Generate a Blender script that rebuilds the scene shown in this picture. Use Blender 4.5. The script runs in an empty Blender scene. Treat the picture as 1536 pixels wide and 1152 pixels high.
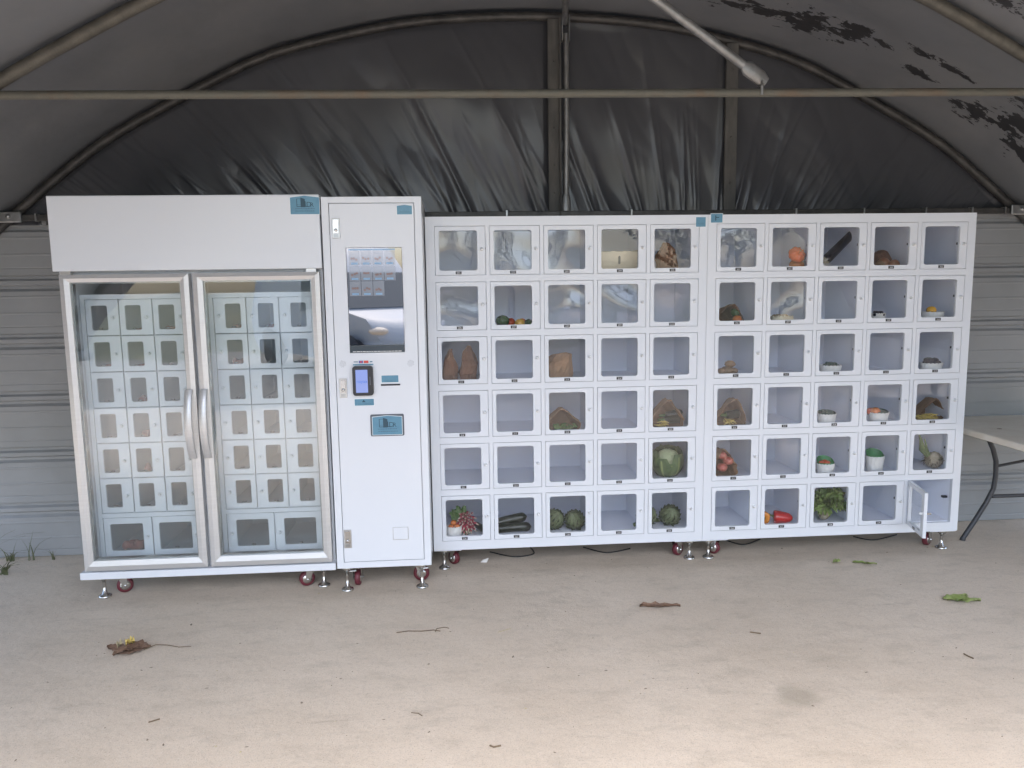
import bpy, math, random
from mathutils import Vector, Matrix, noise
random.seed(7)
S = bpy.context.scene
COL = S.collection
R_ = math.radians
PI = math.pi

# ------------------------------------------------------------------ camera
CAM_H = 1.5
F_PX = 1150.0
PITCH, ROLL, YAW = R_(7.42), R_(-0.808), R_(4.18)
fw = Vector((math.sin(YAW)*math.cos(PITCH), math.cos(YAW)*math.cos(PITCH), -math.sin(PITCH)))
r0 = Vector((math.cos(YAW), -math.sin(YAW), 0)); u0 = r0.cross(fw)
cr = math.cos(ROLL)*r0 + math.sin(ROLL)*u0
cu = -math.sin(ROLL)*r0 + math.cos(ROLL)*u0
cam = bpy.data.cameras.new('camera'); co = bpy.data.objects.new('camera', cam); COL.objects.link(co)
co.matrix_world = Matrix(((cr.x, cu.x, -fw.x, 0), (cr.y, cu.y, -fw.y, 0), (cr.z, cu.z, -fw.z, CAM_H), (0, 0, 0, 1)))
cam.sensor_width = 36; cam.lens = F_PX/1536*36; cam.clip_start = 0.05; cam.clip_end = 2000
S.camera = co
S.render.resolution_x, S.render.resolution_y = 1024, 768

# ------------------------------------------------------------------ light
SUN_EL, SUN_AZ = R_(62), R_(178)          # azimuth measured from +Y towards +X
w = bpy.data.worlds.new('World'); S.world = w; w.use_nodes = True
nt = w.node_tree; bg = nt.nodes['Background']
sky = nt.nodes.new('ShaderNodeTexSky'); sky.sky_type = 'NISHITA'; sky.sun_disc = False
sky.sun_elevation = SUN_EL; sky.sun_rotation = SUN_AZ
sky.air_density = 1.0; sky.dust_density = 3.0; sky.ozone_density = 1.0; sky.altitude = 0
nt.links.new(sky.outputs[0], bg.inputs[0]); bg.inputs[1].default_value = 0.15
sl = bpy.data.lights.new('sun', 'SUN'); sl.energy = .6; sl.angle = R_(75); sl.color = (1, .98, .95)
so = bpy.data.objects.new('sun', sl); COL.objects.link(so)
sd = Vector((math.sin(SUN_AZ)*math.cos(SUN_EL), math.cos(SUN_AZ)*math.cos(SUN_EL), math.sin(SUN_EL)))
so.rotation_euler = (-sd).to_track_quat('-Z', 'Y').to_euler(); so.location = sd*30
S.view_settings.view_transform = 'Standard'; S.view_settings.look = 'None'
S.view_settings.gamma = 1; S.view_settings.use_curve_mapping = False
S.view_settings.exposure = 2.16
try: S.cycles.max_bounces = 12; S.cycles.diffuse_bounces = 5; S.cycles.transparent_max_bounces = 24
except Exception: pass

# ------------------------------------------------------------------ pixel helpers (1536 x 1152 photograph)
def ray(px, py): return fw*F_PX + cr*(px-768) - cu*(py-576)
def onY(px, py, Y):
    d = ray(px, py); t = Y/d.y; return Vector((d.x*t, Y, CAM_H+d.z*t))
def gnd(px, py, Z=0.0):
    d = ray(px, py); t = (Z-CAM_H)/d.z; return Vector((d.x*t, d.y*t, Z))

# ------------------------------------------------------------------ materials
MAT = {}
def srgb(r, g, b):
    f = lambda c: c/12.92 if c <= .04045 else ((c+.055)/1.055)**2.4
    return (f(r/255), f(g/255), f(b/255))
def node(nt, typ, **kw):
    n = nt.nodes.new(typ)
    for k, v in kw.items():
        if k.startswith('i_'): n.inputs[k[2:].replace('_', ' ')].default_value = v
        else: setattr(n, k, v)
    return n
def mat(name, col, rough=.5, metal=0.0, col2=None, nscale=8, ndetail=5, nlo=.35, nhi=.65, bump=0.0, bscale=None, stretch=(1, 1, 1), spec=.5, rvar=0.0, emit=None, estr=1.0, coat=0.0, sub=0.0, alpha=None):
    m = bpy.data.materials.new(name); m.use_nodes = True; MAT[name] = m
    nt = m.node_tree; b = nt.nodes['Principled BSDF']
    b.inputs['Base Color'].default_value = (*col, 1); b.inputs['Roughness'].default_value = rough
    b.inputs['Metallic'].default_value = metal; b.inputs['Specular IOR Level'].default_value = spec
    b.inputs['Coat Weight'].default_value = coat
    if sub: b.inputs['Subsurface Weight'].default_value = sub; b.inputs['Subsurface Radius'].default_value = (.01, .006, .004)
    if emit: b.inputs['Emission Color'].default_value = (*emit, 1); b.inputs['Emission Strength'].default_value = estr
    if col2 or bump or rvar:
        tc = node(nt, 'ShaderNodeTexCoord'); mp = node(nt, 'ShaderNodeMapping'); mp.inputs['Scale'].default_value = stretch
        nt.links.new(tc.outputs['Object'], mp.inputs[0])
        ns = node(nt, 'ShaderNodeTexNoise', i_Scale=nscale, i_Detail=ndetail, i_Roughness=.6); nt.links.new(mp.outputs[0], ns.inputs['Vector'])
        mr = node(nt, 'ShaderNodeMapRange'); mr.inputs[1].default_value = nlo; mr.inputs[2].default_value = nhi
        nt.links.new(ns.outputs['Fac'], mr.inputs[0])
        if col2:
            mx = node(nt, 'ShaderNodeMix', data_type='RGBA'); mx.inputs[6].default_value = (*col, 1); mx.inputs[7].default_value = (*col2, 1)
            nt.links.new(mr.outputs[0], mx.inputs[0]); nt.links.new(mx.outputs[2], b.inputs['Base Color'])
        if rvar:
            m2 = node(nt, 'ShaderNodeMapRange'); m2.inputs[3].default_value = rough-rvar; m2.inputs[4].default_value = rough+rvar
            nt.links.new(ns.outputs['Fac'], m2.inputs[0]); nt.links.new(m2.outputs[0], b.inputs['Roughness'])
        if bump:
            nb = node(nt, 'ShaderNodeTexNoise', i_Scale=bscale or nscale*3, i_Detail=6.0); nt.links.new(mp.outputs[0], nb.inputs['Vector'])
            bp = node(nt, 'ShaderNodeBump', i_Strength=bump, i_Distance=.01); nt.links.new(nb.outputs['Fac'], bp.inputs['Height'])
            nt.links.new(bp.outputs[0], b.inputs['Normal'])
    return m

def glass(name, f0, tint, rough=0.0, wave=0.0, wscale=4.0, veil=0.0):
    """thin clear sheet: Schlick mix of transparent and mirror, optionally warped and faintly mixed with pale diffuse"""
    m = bpy.data.materials.new(name); m.use_nodes = True; MAT[name] = m
    nt = m.node_tree; nt.nodes.remove(nt.nodes['Principled BSDF']); out = nt.nodes['Material Output']
    tr = node(nt, 'ShaderNodeBsdfTransparent'); tr.inputs[0].default_value = (*tint, 1)
    gl = node(nt, 'ShaderNodeBsdfGlossy'); gl.inputs['Roughness'].default_value = rough
    lw = node(nt, 'ShaderNodeLayerWeight'); lw.inputs[0].default_value = .5
    p = node(nt, 'ShaderNodeMath', operation='POWER'); p.inputs[1].default_value = 5; nt.links.new(lw.outputs['Facing'], p.inputs[0])
    mr = node(nt, 'ShaderNodeMapRange'); mr.inputs[3].default_value = f0; mr.inputs[4].default_value = .9; nt.links.new(p.outputs[0], mr.inputs[0])
    mix = node(nt, 'ShaderNodeMixShader'); nt.links.new(mr.outputs[0], mix.inputs[0]); nt.links.new(gl.outputs[0], mix.inputs[2])
    if veil:
        df = node(nt, 'ShaderNodeBsdfDiffuse'); df.inputs[0].default_value = (.8, .8, .8, 1)
        m2 = node(nt, 'ShaderNodeMixShader'); m2.inputs[0].default_value = veil
        nt.links.new(tr.outputs[0], m2.inputs[1]); nt.links.new(df.outputs[0], m2.inputs[2]); nt.links.new(m2.outputs[0], mix.inputs[1])
    else: nt.links.new(tr.outputs[0], mix.inputs[1])
    if wave:
        tc = node(nt, 'ShaderNodeTexCoord'); oi = node(nt, 'ShaderNodeObjectInfo')
        ad = node(nt, 'ShaderNodeVectorMath', operation='MULTIPLY_ADD'); ad.inputs[1].default_value = (1, 1, 1)
        cb = node(nt, 'ShaderNodeVectorMath', operation='SCALE'); cb.inputs['Scale'].default_value = 1.0
        sc = node(nt, 'ShaderNodeMath', operation='MULTIPLY'); sc.inputs[1].default_value = 57.0; nt.links.new(oi.outputs['Random'], sc.inputs[0])
        nt.links.new(tc.outputs['Object'], ad.inputs[0]); nt.links.new(sc.outputs[0], ad.inputs[2])
        ns = node(nt, 'ShaderNodeTexNoise', i_Scale=wscale, i_Detail=1.0, i_Distortion=.6); nt.links.new(ad.outputs[0], ns.inputs['Vector'])
        bp = node(nt, 'ShaderNodeBump', i_Strength=1.0, i_Distance=wave); nt.links.new(ns.outputs['Fac'], bp.inputs['Height'])
        nt.links.new(bp.outputs[0], gl.inputs['Normal'])
    nt.links.new(mix.outputs[0], out.inputs[0])
    return m

mat('cabinet_white', (.70, .725, .765), .25, col2=(.675, .70, .735), nlo=.2, nhi=.9, nscale=1.2, rvar=.05, spec=.45)
mat('cabinet_inner', (.78, .81, .88), .45)
mat('fridge_inner', (.72, .75, .78), .4)
mat('aluminium', (.62, .615, .61), .36, .45, col2=(.58, .575, .57), nscale=3, stretch=(1, 1, 30), rvar=.05)
mat('chrome', (.62, .62, .61), .22, 1.0, rvar=.08, nscale=30)
mat('zinc', (.45, .46, .46), .4, 1.0, col2=(.34, .34, .33), nscale=20)
mat('lock_steel', (.55, .54, .52), .35, .9)
mat('black_plastic', (.018, .019, .024), .35)
mat('rubber_gasket', (.10, .11, .13), .6)
mat('wheel_red', (.12, .018, .028), .45)
mat('plate_black', (.02, .02, .022), .4)
mat('plate_digit', (.75, .75, .75), .5)
mat('knob_white', (.74, .75, .76), .25)
mat('sticker_blue', srgb(92, 142, 165), .3, col2=srgb(82, 130, 155), nscale=20)
mat('sticker_ink', srgb(38, 72, 88), .4)
mat('sticker_ink_pale', srgb(72, 112, 132), .4)
mat('sticker_edge', (.72, .78, .80), .35)
m = mat('screen_glass', (.012, .013, .016), .02); nt = m.node_tree; b = nt.nodes['Principled BSDF']
gl = node(nt, 'ShaderNodeBsdfGlossy'); gl.inputs['Roughness'].default_value = .015; gl.inputs[0].default_value = (.95, .97, 1, 1)
mx = node(nt, 'ShaderNodeMixShader'); mx.inputs[0].default_value = .20
nt.links.new(b.outputs[0], mx.inputs[1]); nt.links.new(gl.outputs[0], mx.inputs[2]); nt.links.new(mx.outputs[0], nt.nodes['Material Output'].inputs[0])
mat('screen_bezel', (.05, .065, .075), .15, spec=.6)
mat('ui_white', (.12, .13, .15), .03, coat=1.0, spec=1.0, emit=(.72, .80, .95), estr=.030)
mat('ui_blue', (.2, .3, .4), .1, emit=(.10, .30, .62), estr=.05)
mat('ui_red', (.14, .09, .085), .03, coat=1.0, emit=(.6, .40, .36), estr=.03)
mat('reader_screen', (.1, .13, .3), .1, emit=(.30, .38, .72), estr=.16)
mat('reader_text', (.05, .12, .4), .2, emit=(.03, .12, .45), estr=.13)
mat('card_blue', (.04, .10, .35), .4); mat('card_red', (.55, .05, .04), .4)
glass('pane_warped', .055, (.98, .985, .99), 0.0, wave=.046, wscale=2.6, veil=.004)
glass('pane_clear', .032, (.985, .988, .992), 0.0, wave=.006, wscale=2.4, veil=.004)
glass('pane_inner', .04, (.86, .88, .88), 0.02, wave=.01, veil=.03)
glass('fridge_glass', .10, (.94, .965, .972), 0.0, wave=.002, wscale=2, veil=.004)

mat('film_black', (.060, .062, .069), .25, col2=(.070, .072, .079), nscale=2, nlo=.3, nhi=.9, spec=.5)
mat('pipe_galv', (.085, .08, .068), .55, .3, col2=(.13, .12, .10), nscale=14, bump=.25, bscale=60)
mat('pipe_rust', (.125, .12, .098), .6, .25, col2=(.15, .095, .06), nscale=5, nlo=.5, nhi=.8, bump=.3, bscale=70)
mat('pipe_dark', (.038, .037, .036), .45, .3, col2=(.085, .081, .075), nscale=9, bump=.3, bscale=60)
mat('timber_grey', (.065, .064, .061), .75, col2=(.11, .106, .097), nscale=16, stretch=(1, 1, .3), bump=.3)
mat('tube_zinc', (.30, .30, .30), .42, .6, col2=(.20, .20, .195), nscale=12, bump=.15)
mat('clad_grey', (.29, .298, .302), .5, col2=(.255, .262, .262), nscale=2.5, rvar=.1, spec=.4)
mat('table_top', (.78, .73, .64), .55, col2=(.70, .63, .53), nscale=6, bump=.1)
mat('table_leg', (.055, .057, .063), .45, .3)
mat('cable_black', (.015, .015, .016), .5)
mat('paper_scrap', (.72, .70, .66), .7)

# concrete slab
m = bpy.data.materials.new('concrete'); m.use_nodes = True; MAT['concrete'] = m
nt = m.node_tree; b = nt.nodes['Principled BSDF']; b.inputs['Roughness'].default_value = .82; b.inputs['Specular IOR Level'].default_value = .3
tc = node(nt, 'ShaderNodeTexCoord')
def N(scale, detail=6.0, rough=.6, stretch=None, dist=0.0):
    n = node(nt, 'ShaderNodeTexNoise', i_Scale=scale, i_Detail=detail, i_Roughness=rough, i_Distortion=dist)
    if stretch:
        mp = node(nt, 'ShaderNodeMapping'); mp.inputs['Scale'].default_value = stretch; mp.inputs['Rotation'].default_value = (0, 0, .25)
        nt.links.new(tc.outputs['Object'], mp.inputs[0]); nt.links.new(mp.outputs[0], n.inputs['Vector'])
    else: nt.links.new(tc.outputs['Object'], n.inputs['Vector'])
    return n.outputs['Fac']
def RNG(sock, lo, hi, a=0.0, c=1.0):
    n = node(nt, 'ShaderNodeMapRange'); n.inputs[1].default_value = lo; n.inputs[2].default_value = hi; n.inputs[3].default_value = a; n.inputs[4].default_value = c
    nt.links.new(sock, n.inputs[0]); return n.outputs[0]
def MIX(fac, a, c2, mode='MIX'):
    n = node(nt, 'ShaderNodeMix', data_type='RGBA', blend_type=mode); nt.links.new(fac, n.inputs[0])
    if isinstance(a, tuple): n.inputs[6].default_value = (*a, 1)
    else: nt.links.new(a, n.inputs[6])
    if isinstance(c2, tuple): n.inputs[7].default_value = (*c2, 1)
    else: nt.links.new(c2, n.inputs[7])
    return n.outputs[2]
c = MIX(RNG(N(1.1, 5), .35, .68), (.615, .53, .435), (.535, .452, .36))
c = MIX(RNG(N(5, 6, .7, (1, 2.2, 1)), .50, .74, 0, .5), c, (.34, .295, .235))
c = MIX(RNG(N(60, 4, .75), .54, .70, 0, .5), c, (.31, .265, .215))
c = MIX(RNG(N(190, 3, .75), .54, .68, 0, .7), c, (.26, .22, .18))
c = MIX(RNG(N(120, 3, .7), .56, .68, 0, .55), c, (.66, .62, .55))
c = MIX(RNG(N(38, 4, .7), .66, .74, 0, .45), c, (.28, .235, .19))
c = MIX(RNG(N(2.2, 7, .75, (.7, 9, 1), 1.2), .63, .70, 0, .45), c, (.30, .255, .205))
vd = node(nt, 'ShaderNodeVectorMath', operation='DISTANCE'); vd.inputs[1].default_value = (1.214, 2.54, 0)
nt.links.new(tc.outputs['Object'], vd.inputs[0]); nn = N(9, 4)
ad = node(nt, 'ShaderNodeMath', operation='MULTIPLY_ADD'); ad.inputs[1].default_value = .10; nt.links.new(nn, ad.inputs[0]); nt.links.new(vd.outputs['Value'], ad.inputs[2])
c = MIX(RNG(ad.outputs[0], .15, .085, 0, .5), c, (.26, .225, .17))
nt.links.new(c, b.inputs['Base Color'])
bp = node(nt, 'ShaderNodeBump', i_Strength=.35, i_Distance=.004); nt.links.new(N(260, 4, .7), bp.inputs['Height'])
bp2 = node(nt, 'ShaderNodeBump', i_Strength=.25, i_Distance=.02); nt.links.new(N(9, 5), bp2.inputs['Height']); nt.links.new(bp.outputs[0], bp2.inputs['Normal'])
nt.links.new(bp2.outputs[0], b.inputs['Normal'])

# roof film: dull grey skin with the coating flaked off in ragged black streaks
m = bpy.data.materials.new('film_roof'); m.use_nodes = True; MAT['film_roof'] = m
nt = m.node_tree; b = nt.nodes['Principled BSDF']; b.inputs['Roughness'].default_value = .55; b.inputs['Specular IOR Level'].default_value = .3
tc = node(nt, 'ShaderNodeTexCoord')
c = MIX(RNG(N(1.3, 4), .35, .7), (.165, .172, .185), (.20, .204, .21))
c = MIX(RNG(N(4, 5), .5, .8, 0, .6), c, (.14, .146, .156))
sx = node(nt, 'ShaderNodeSeparateXYZ'); nt.links.new(tc.outputs['UV'], sx.inputs[0])
mp = node(nt, 'ShaderNodeMapping'); mp.inputs['Scale'].default_value = (1.0, 2.6, 1); mp.inputs['Rotation'].default_value = (0, 0, .12); nt.links.new(tc.outputs['UV'], mp.inputs[0])
nf = node(nt, 'ShaderNodeTexNoise', i_Scale=1.25, i_Detail=10.0, i_Roughness=.60, i_Distortion=.35); nt.links.new(mp.outputs[0], nf.inputs['Vector'])
blobs = [(.80, 4.06, .26, .07), (1.12, 4.05, .22, .08), (1.40, 4.03, .24, .14), (1.60, 3.95, .14, .12), (1.75, 3.92, .10, .03), (1.92, 3.80, .14, .04), (2.10, 3.80, .13, .04), (2.02, 3.98, .12, .05),
         (2.42, 4.02, .16, .12), (2.58, 3.92, .20, .12), (2.75, 4.02, .18, .10), (2.50, 3.72, .14, .08), (1.86, 3.15, .12, .06), (2.2, 3.05, .16, .05), (2.9, 3.5, .3, .1), (1.5, 2.7, .3, .12), (.6, 2.8, .3, .1)]
acc = None
for bu, bv, ru, rv in blobs:
    vm = node(nt, 'ShaderNodeMapping'); vm.vector_type = 'POINT'; vm.inputs['Location'].default_value = (-bu/ru, -bv/rv, 0); vm.inputs['Scale'].default_value = (1/ru, 1/rv, 0)
    nt.links.new(tc.outputs['UV'], vm.inputs[0]); ln_ = node(nt, 'ShaderNodeVectorMath', operation='LENGTH'); nt.links.new(vm.outputs[0], ln_.inputs[0])
    fo = RNG(ln_.outputs['Value'], 0.0, 1.5, 1.0, 0.0)
    if acc is None: acc = fo
    else:
        mm = node(nt, 'ShaderNodeMath', operation='MAXIMUM'); nt.links.new(acc, mm.inputs[0]); nt.links.new(fo, mm.inputs[1]); acc = mm.outputs[0]
mp.inputs['Scale'].default_value = (1, 1.9, 1)
nf.inputs['Scale'].default_value = 10.0; nf.inputs['Detail'].default_value = 8.0; nf.inputs['Roughness'].default_value = .68
th = node(nt, 'ShaderNodeMath', operation='MULTIPLY_ADD'); th.inputs[1].default_value = 2.6; nt.links.new(nf.outputs['Fac'], th.inputs[0]); nt.links.new(acc, th.inputs[2])
flk = RNG(th.outputs[0], 1.88, 1.92)
c = MIX(flk, c, (.035, .035, .038))
nt.links.new(c, b.inputs['Base Color'])
bp = node(nt, 'ShaderNodeBump', i_Strength=.2, i_Distance=.02); nt.links.new(N(3.5, 5), bp.inputs['Height']); nt.links.new(bp.outputs[0], b.inputs['Normal'])

mat('grass_ground', (.085, .095, .04), .9, col2=(.16, .145, .085), nscale=.8, bump=.5, bscale=30)
mat('gravel', (.34, .31, .27), .9, col2=(.24, .215, .18), nscale=14, bump=.6, bscale=60)
mat('grass_blade', (.075, .095, .04), .6, col2=(.14, .14, .075), nscale=20)
mat('leaf_tree', (.045, .085, .028), .6, col2=(.085, .13, .045), nscale=1.2)
mat('bark', (.11, .09, .07), .9, col2=(.07, .055, .045), nscale=12, bump=.5)
mat('van_white', (.78, .79, .80), .15, coat=.6); mat('van_glass', (.075, .09, .10), .06, spec=.8)
mat('van_black', (.02, .02, .022), .5); mat('van_rim', (.45, .46, .47), .3, .8)
mat('van_lamp', (.75, .7, .6), .1, emit=(1.0, .66, .4), estr=.12)

mat('paper_bag', (.34, .205, .11), .8, col2=(.27, .155, .08), nscale=20, bump=.35, bscale=40)
mat('paper_bag_dark', (.20, .10, .055), .8, col2=(.15, .07, .04), nscale=20, bump=.35, bscale=40)
mat('card_cream', (.62, .55, .41), .7, col2=(.56, .49, .36), nscale=12)
mat('pulp_white', (.74, .73, .69), .8, bump=.25, bscale=200)
mat('liner_green', (.02, .22, .05), .45, col2=(.015, .15, .04), nscale=30)
mat('liner_dark', (.012, .05, .03), .5)
mat('tomato_red', (.52, .05, .025), .22, col2=(.62, .14, .03), nscale=14)
mat('tomato_orange', (.62, .20, .04), .25, col2=(.55, .11, .03), nscale=14)
mat('tomato_big', (.60, .085, .025), .2, col2=(.62, .14, .035), nscale=14)
mat('pepper_red', (.45, .012, .012), .14); mat('pepper_orange', (.68, .24, .02), .18)
mat('pepper_yellow', (.66, .36, .03), .2); mat('pepper_green', (.02, .075, .02), .2)
mat('stalk', (.10, .15, .04), .6)
mat('aubergine', (.012, .010, .016), .16); mat('zucchini', (.009, .013, .009), .3, col2=(.018, .026, .014), nscale=60)
mat('artichoke', (.17, .20, .10), .55, col2=(.10, .125, .06), nscale=30, nlo=.4, nhi=.6)
mat('artichoke_core', (.02, .03, .012), .7)
mat('cabbage_leaf', (.12, .175, .065), .5, col2=(.075, .12, .05), nscale=14); mat('leaf_rib', (.27, .32, .13), .5)
mat('curd', (.42, .46, .26), .7, bump=.6, bscale=90)
mat('lettuce', (.20, .29, .07), .5, col2=(.32, .42, .13), nscale=22)
mat('root_pale', (.42, .37, .27), .8, col2=(.30, .25, .17), nscale=40, bump=.5)
mat('radish', (.36, .03, .07), .3, col2=(.46, .06, .10), nscale=30); mat('radish_tip', (.62, .50, .42), .5)
mat('berry', (.010, .008, .018), .45, spec=.25); mat('onion', (.33, .12, .06), .35, col2=(.42, .22, .12), nscale=20)
mat('potato', (.30, .20, .11), .7, col2=(.22, .13, .07), nscale=25, bump=.3)
mat('bean_yellow', (.62, .47, .13), .45); mat('meat_red', (.38, .07, .05), .35, col2=(.52, .20, .15), nscale=35)
mat('tray_clear', (.5, .5, .5), .25); mat('herb', (.05, .12, .02), .6, col2=(.09, .19, .04), nscale=30)
mat('dry_leaf', (.26, .165, .11), .75, col2=(.17, .10, .065), nscale=30, bump=.4)
mat('dry_stem', (.14, .10, .06), .8); mat('fallen_green', (.20, .27, .07), .55, col2=(.30, .35, .13), nscale=30)
mat('crumb', (.20, .165, .125), .8)
mat('straw', (.42, .36, .22), .7)

# ------------------------------------------------------------------ mesh builder
class MB:
    def __init__(s): s.v = []; s.f = []; s.mi = []; s.sm = []; s.uv = None
    def add(s, vs, fs, mi=0, sm=False):
        o = len(s.v); s.v += [tuple(p) for p in vs]
        for f in fs: s.f.append(tuple(i+o for i in f)); s.mi.append(mi); s.sm.append(sm)
        return s
    def box(s, x0, x1, y0, y1, z0, z1, mi=0, ch=0.0):
        if ch <= 0:
            vs = [(x, y, z) for z in (z0, z1) for y in (y0, y1) for x in (x0, x1)]
            return s.add(vs, [(0, 2, 3, 1), (4, 5, 7, 6), (0, 1, 5, 4), (2, 6, 7, 3), (0, 4, 6, 2), (1, 3, 7, 5)], mi)
        lo = (x0, y0, z0); hi = (x1, y1, z1); idx = {}; vs = []
        for sx in (0, 1):
            for sy in (0, 1):
                for sz in (0, 1):
                    for ax in range(3):
                        p = []
                        for a, sg in enumerate((sx, sy, sz)):
                            q = hi[a] if sg else lo[a]
                            if a != ax: q += -ch if sg else ch
                            p.append(q)
                        idx[(sx, sy, sz, ax)] = len(vs); vs.append(p)
        fs = []
        def quad(keys):
            pts = [idx[k] for k in keys]; A, B, C = [Vector(vs[i]) for i in pts[:3]]
            n = (B-A).cross(C-A); cen = sum((Vector(vs[i]) for i in pts), Vector())/len(pts)
            mid = Vector([(lo[a]+hi[a])/2 for a in range(3)])
            fs.append(tuple(pts) if n.dot(cen-mid) > 0 else tuple(reversed(pts)))
        for ax in range(3):
            o1, o2 = [a for a in range(3) if a != ax]
            for sg in (0, 1):
                ks = []
                for q1, q2 in ((0, 0), (1, 0), (1, 1), (0, 1)):
                    k = [0, 0, 0]; k[ax] = sg; k[o1] = q1; k[o2] = q2; ks.append((*k, ax))
                quad(ks)
            for q1 in (0, 1):
                for q2 in (0, 1):
                    k0 = [0, 0, 0]; k0[o1] = q1; k0[o2] = q2; k1 = k0[:]; k1[ax] = 1
                    quad([(*k0, o1), (*k1, o1), (*k1, o2), (*k0, o2)])
        for sx in (0, 1):
            for sy in (0, 1):
                for sz in (0, 1): quad([(sx, sy, sz, 0), (sx, sy, sz, 1), (sx, sy, sz, 2)])
        return s.add(vs, fs, mi)
    def tube(s, path, rad, seg=10, mi=0, cap=True, sm=True, flat=1.0):
        path = [Vector(p) for p in path]; n = len(path)
        if not hasattr(rad, '__len__'): rad = [rad]*n
        vs = []; fs = []; prev = None
        for i, p in enumerate(path):
            t = (path[min(i+1, n-1)]-path[max(i-1, 0)]).normalized()
            a = prev if prev else (Vector((0, 0, 1)) if abs(t.z) < .9 else Vector((1, 0, 0)))
            u = (a - t*a.dot(t)).normalized(); v = t.cross(u); prev = u
            for k in range(seg):
                an = 2*PI*k/seg; vs.append(p + (u*math.cos(an)+v*math.sin(an)*flat)*rad[i])
        for i in range(n-1):
            for k in range(seg):
                k2 = (k+1) % seg; fs.append((i*seg+k, i*seg+k2, (i+1)*seg+k2, (i+1)*seg+k))
        s.add(vs, fs, mi, sm)
        if cap: s.add(vs[:seg], [tuple(reversed(range(seg)))], mi); s.add(vs[-seg:], [tuple(range(seg))], mi)
        return s
    def lathe(s, prof, seg=16, c=(0, 0, 0), mi=0, axis='z', sm=True, sx=1, sy=1, fn=None):
        vs = []; fs = []
        for r, z in prof:
            for k in range(seg):
                a = 2*PI*k/seg; rr = r*(fn(a, z) if fn else 1)
                x, y = rr*math.cos(a)*sx, rr*math.sin(a)*sy
                p = (x, y, z) if axis == 'z' else ((x, -z, y) if axis == 'y' else (z, x, y))
                vs.append((p[0]+c[0], p[1]+c[1], p[2]+c[2]))
        for i in range(len(prof)-1):
            for k in range(seg):
                k2 = (k+1) % seg; fs.append((i*seg+k, i*seg+k2, (i+1)*seg+k2, (i+1)*seg+k))
        return s.add(vs, fs, mi, sm)
    def ball(s, c, r, seg=14, rings=9, mi=0, fn=None):
        rx, ry, rz = r if hasattr(r, '__len__') else (r, r, r); vs = []; fs = []
        for i in range(rings+1):
            th = PI*i/rings
            for k in range(seg):
                a = 2*PI*k/seg; d = Vector((math.sin(th)*math.cos(a), math.sin(th)*math.sin(a), -math.cos(th)))
                q = fn(d, a, th) if fn else 1
                vs.append((c[0]+d.x*rx*q, c[1]+d.y*ry*q, c[2]+d.z*rz*q))
        for i in range(rings):
            for k in range(seg):
                k2 = (k+1) % seg; fs.append((i*seg+k, i*seg+k2, (i+1)*seg+k2, (i+1)*seg+k))
        return s.add(vs, fs, mi, True)
    def xform(s, M, start=0):
        for i in range(start, len(s.v)): s.v[i] = tuple(M @ Vector(s.v[i]))
        return s
    def mesh(s, name, mats):
        me = bpy.data.meshes.new(name); me.from_pydata(s.v, [], s.f); me.validate()
        for mm in ([mats] if isinstance(mats, str) else mats): me.materials.append(MAT[mm])
        if len(me.polygons) == len(s.f):
            me.polygons.foreach_set('material_index', s.mi); me.polygons.foreach_set('use_smooth', s.sm)
        me.update(); return me
def link(name, me, parent=None, loc=None, rot=None):
    o = bpy.data.objects.new(name, me); COL.objects.link(o); o.parent = parent
    if loc is not None: o.location = loc
    if rot is not None: o.rotation_euler = rot
    return o
def part(parent, name, mb, mats, loc=None, rot=None, label=None):
    o = link(name, mb.mesh(name, mats), parent, loc, rot)
    if label: o['label'] = label
    return o
def tag(o, label, cat, group=None, kind=None):
    o['label'] = label; o['category'] = cat
    if group: o['group'] = group
    if kind: o['kind'] = kind
    return o
def thing(name, label, cat, loc=(0, 0, 0), rot=(0, 0, 0), group=None):
    o = link(name, None, None, loc, rot); return tag(o, label, cat, group)
def single(name, mb, mats, label, cat, loc=(0, 0, 0), rot=(0, 0, 0), group=None, kind=None):
    o = link(name, mb.mesh(name, mats), None, loc, rot); return tag(o, label, cat, group, kind)
def structure(name, mb, mats, loc=(0, 0, 0)):
    o = link(name, mb.mesh(name, mats), None, loc); o['kind'] = 'structure'; return o

_txt = {}
def text_geo(st):
    if st not in _txt:
        cu_ = bpy.data.curves.new('t', 'FONT'); cu_.body = st; cu_.size = 1.0; cu_.resolution_u = 2; cu_.align_x = 'CENTER'
        o = bpy.data.objects.new('t', cu_); COL.objects.link(o)
        me = bpy.data.meshes.new_from_object(o.evaluated_get(bpy.context.evaluated_depsgraph_get()))
        vs = [tuple(v.co) for v in me.vertices]; fs = [tuple(p.vertices) for p in me.polygons]
        COL.objects.unlink(o); bpy.data.objects.remove(o); bpy.data.meshes.remove(me)
        _txt[st] = (vs, fs)
    return _txt[st]
def text(mb, st, x, y, z, size, mi=0, sx=1.0, sz=1.0):
    vs, fs = text_geo(st)      # lies in the XZ plane, read from -Y
    mb.add([(x+v[0]*size*sx, y, z+v[1]*size*sz) for v in vs], fs, mi)

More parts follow.
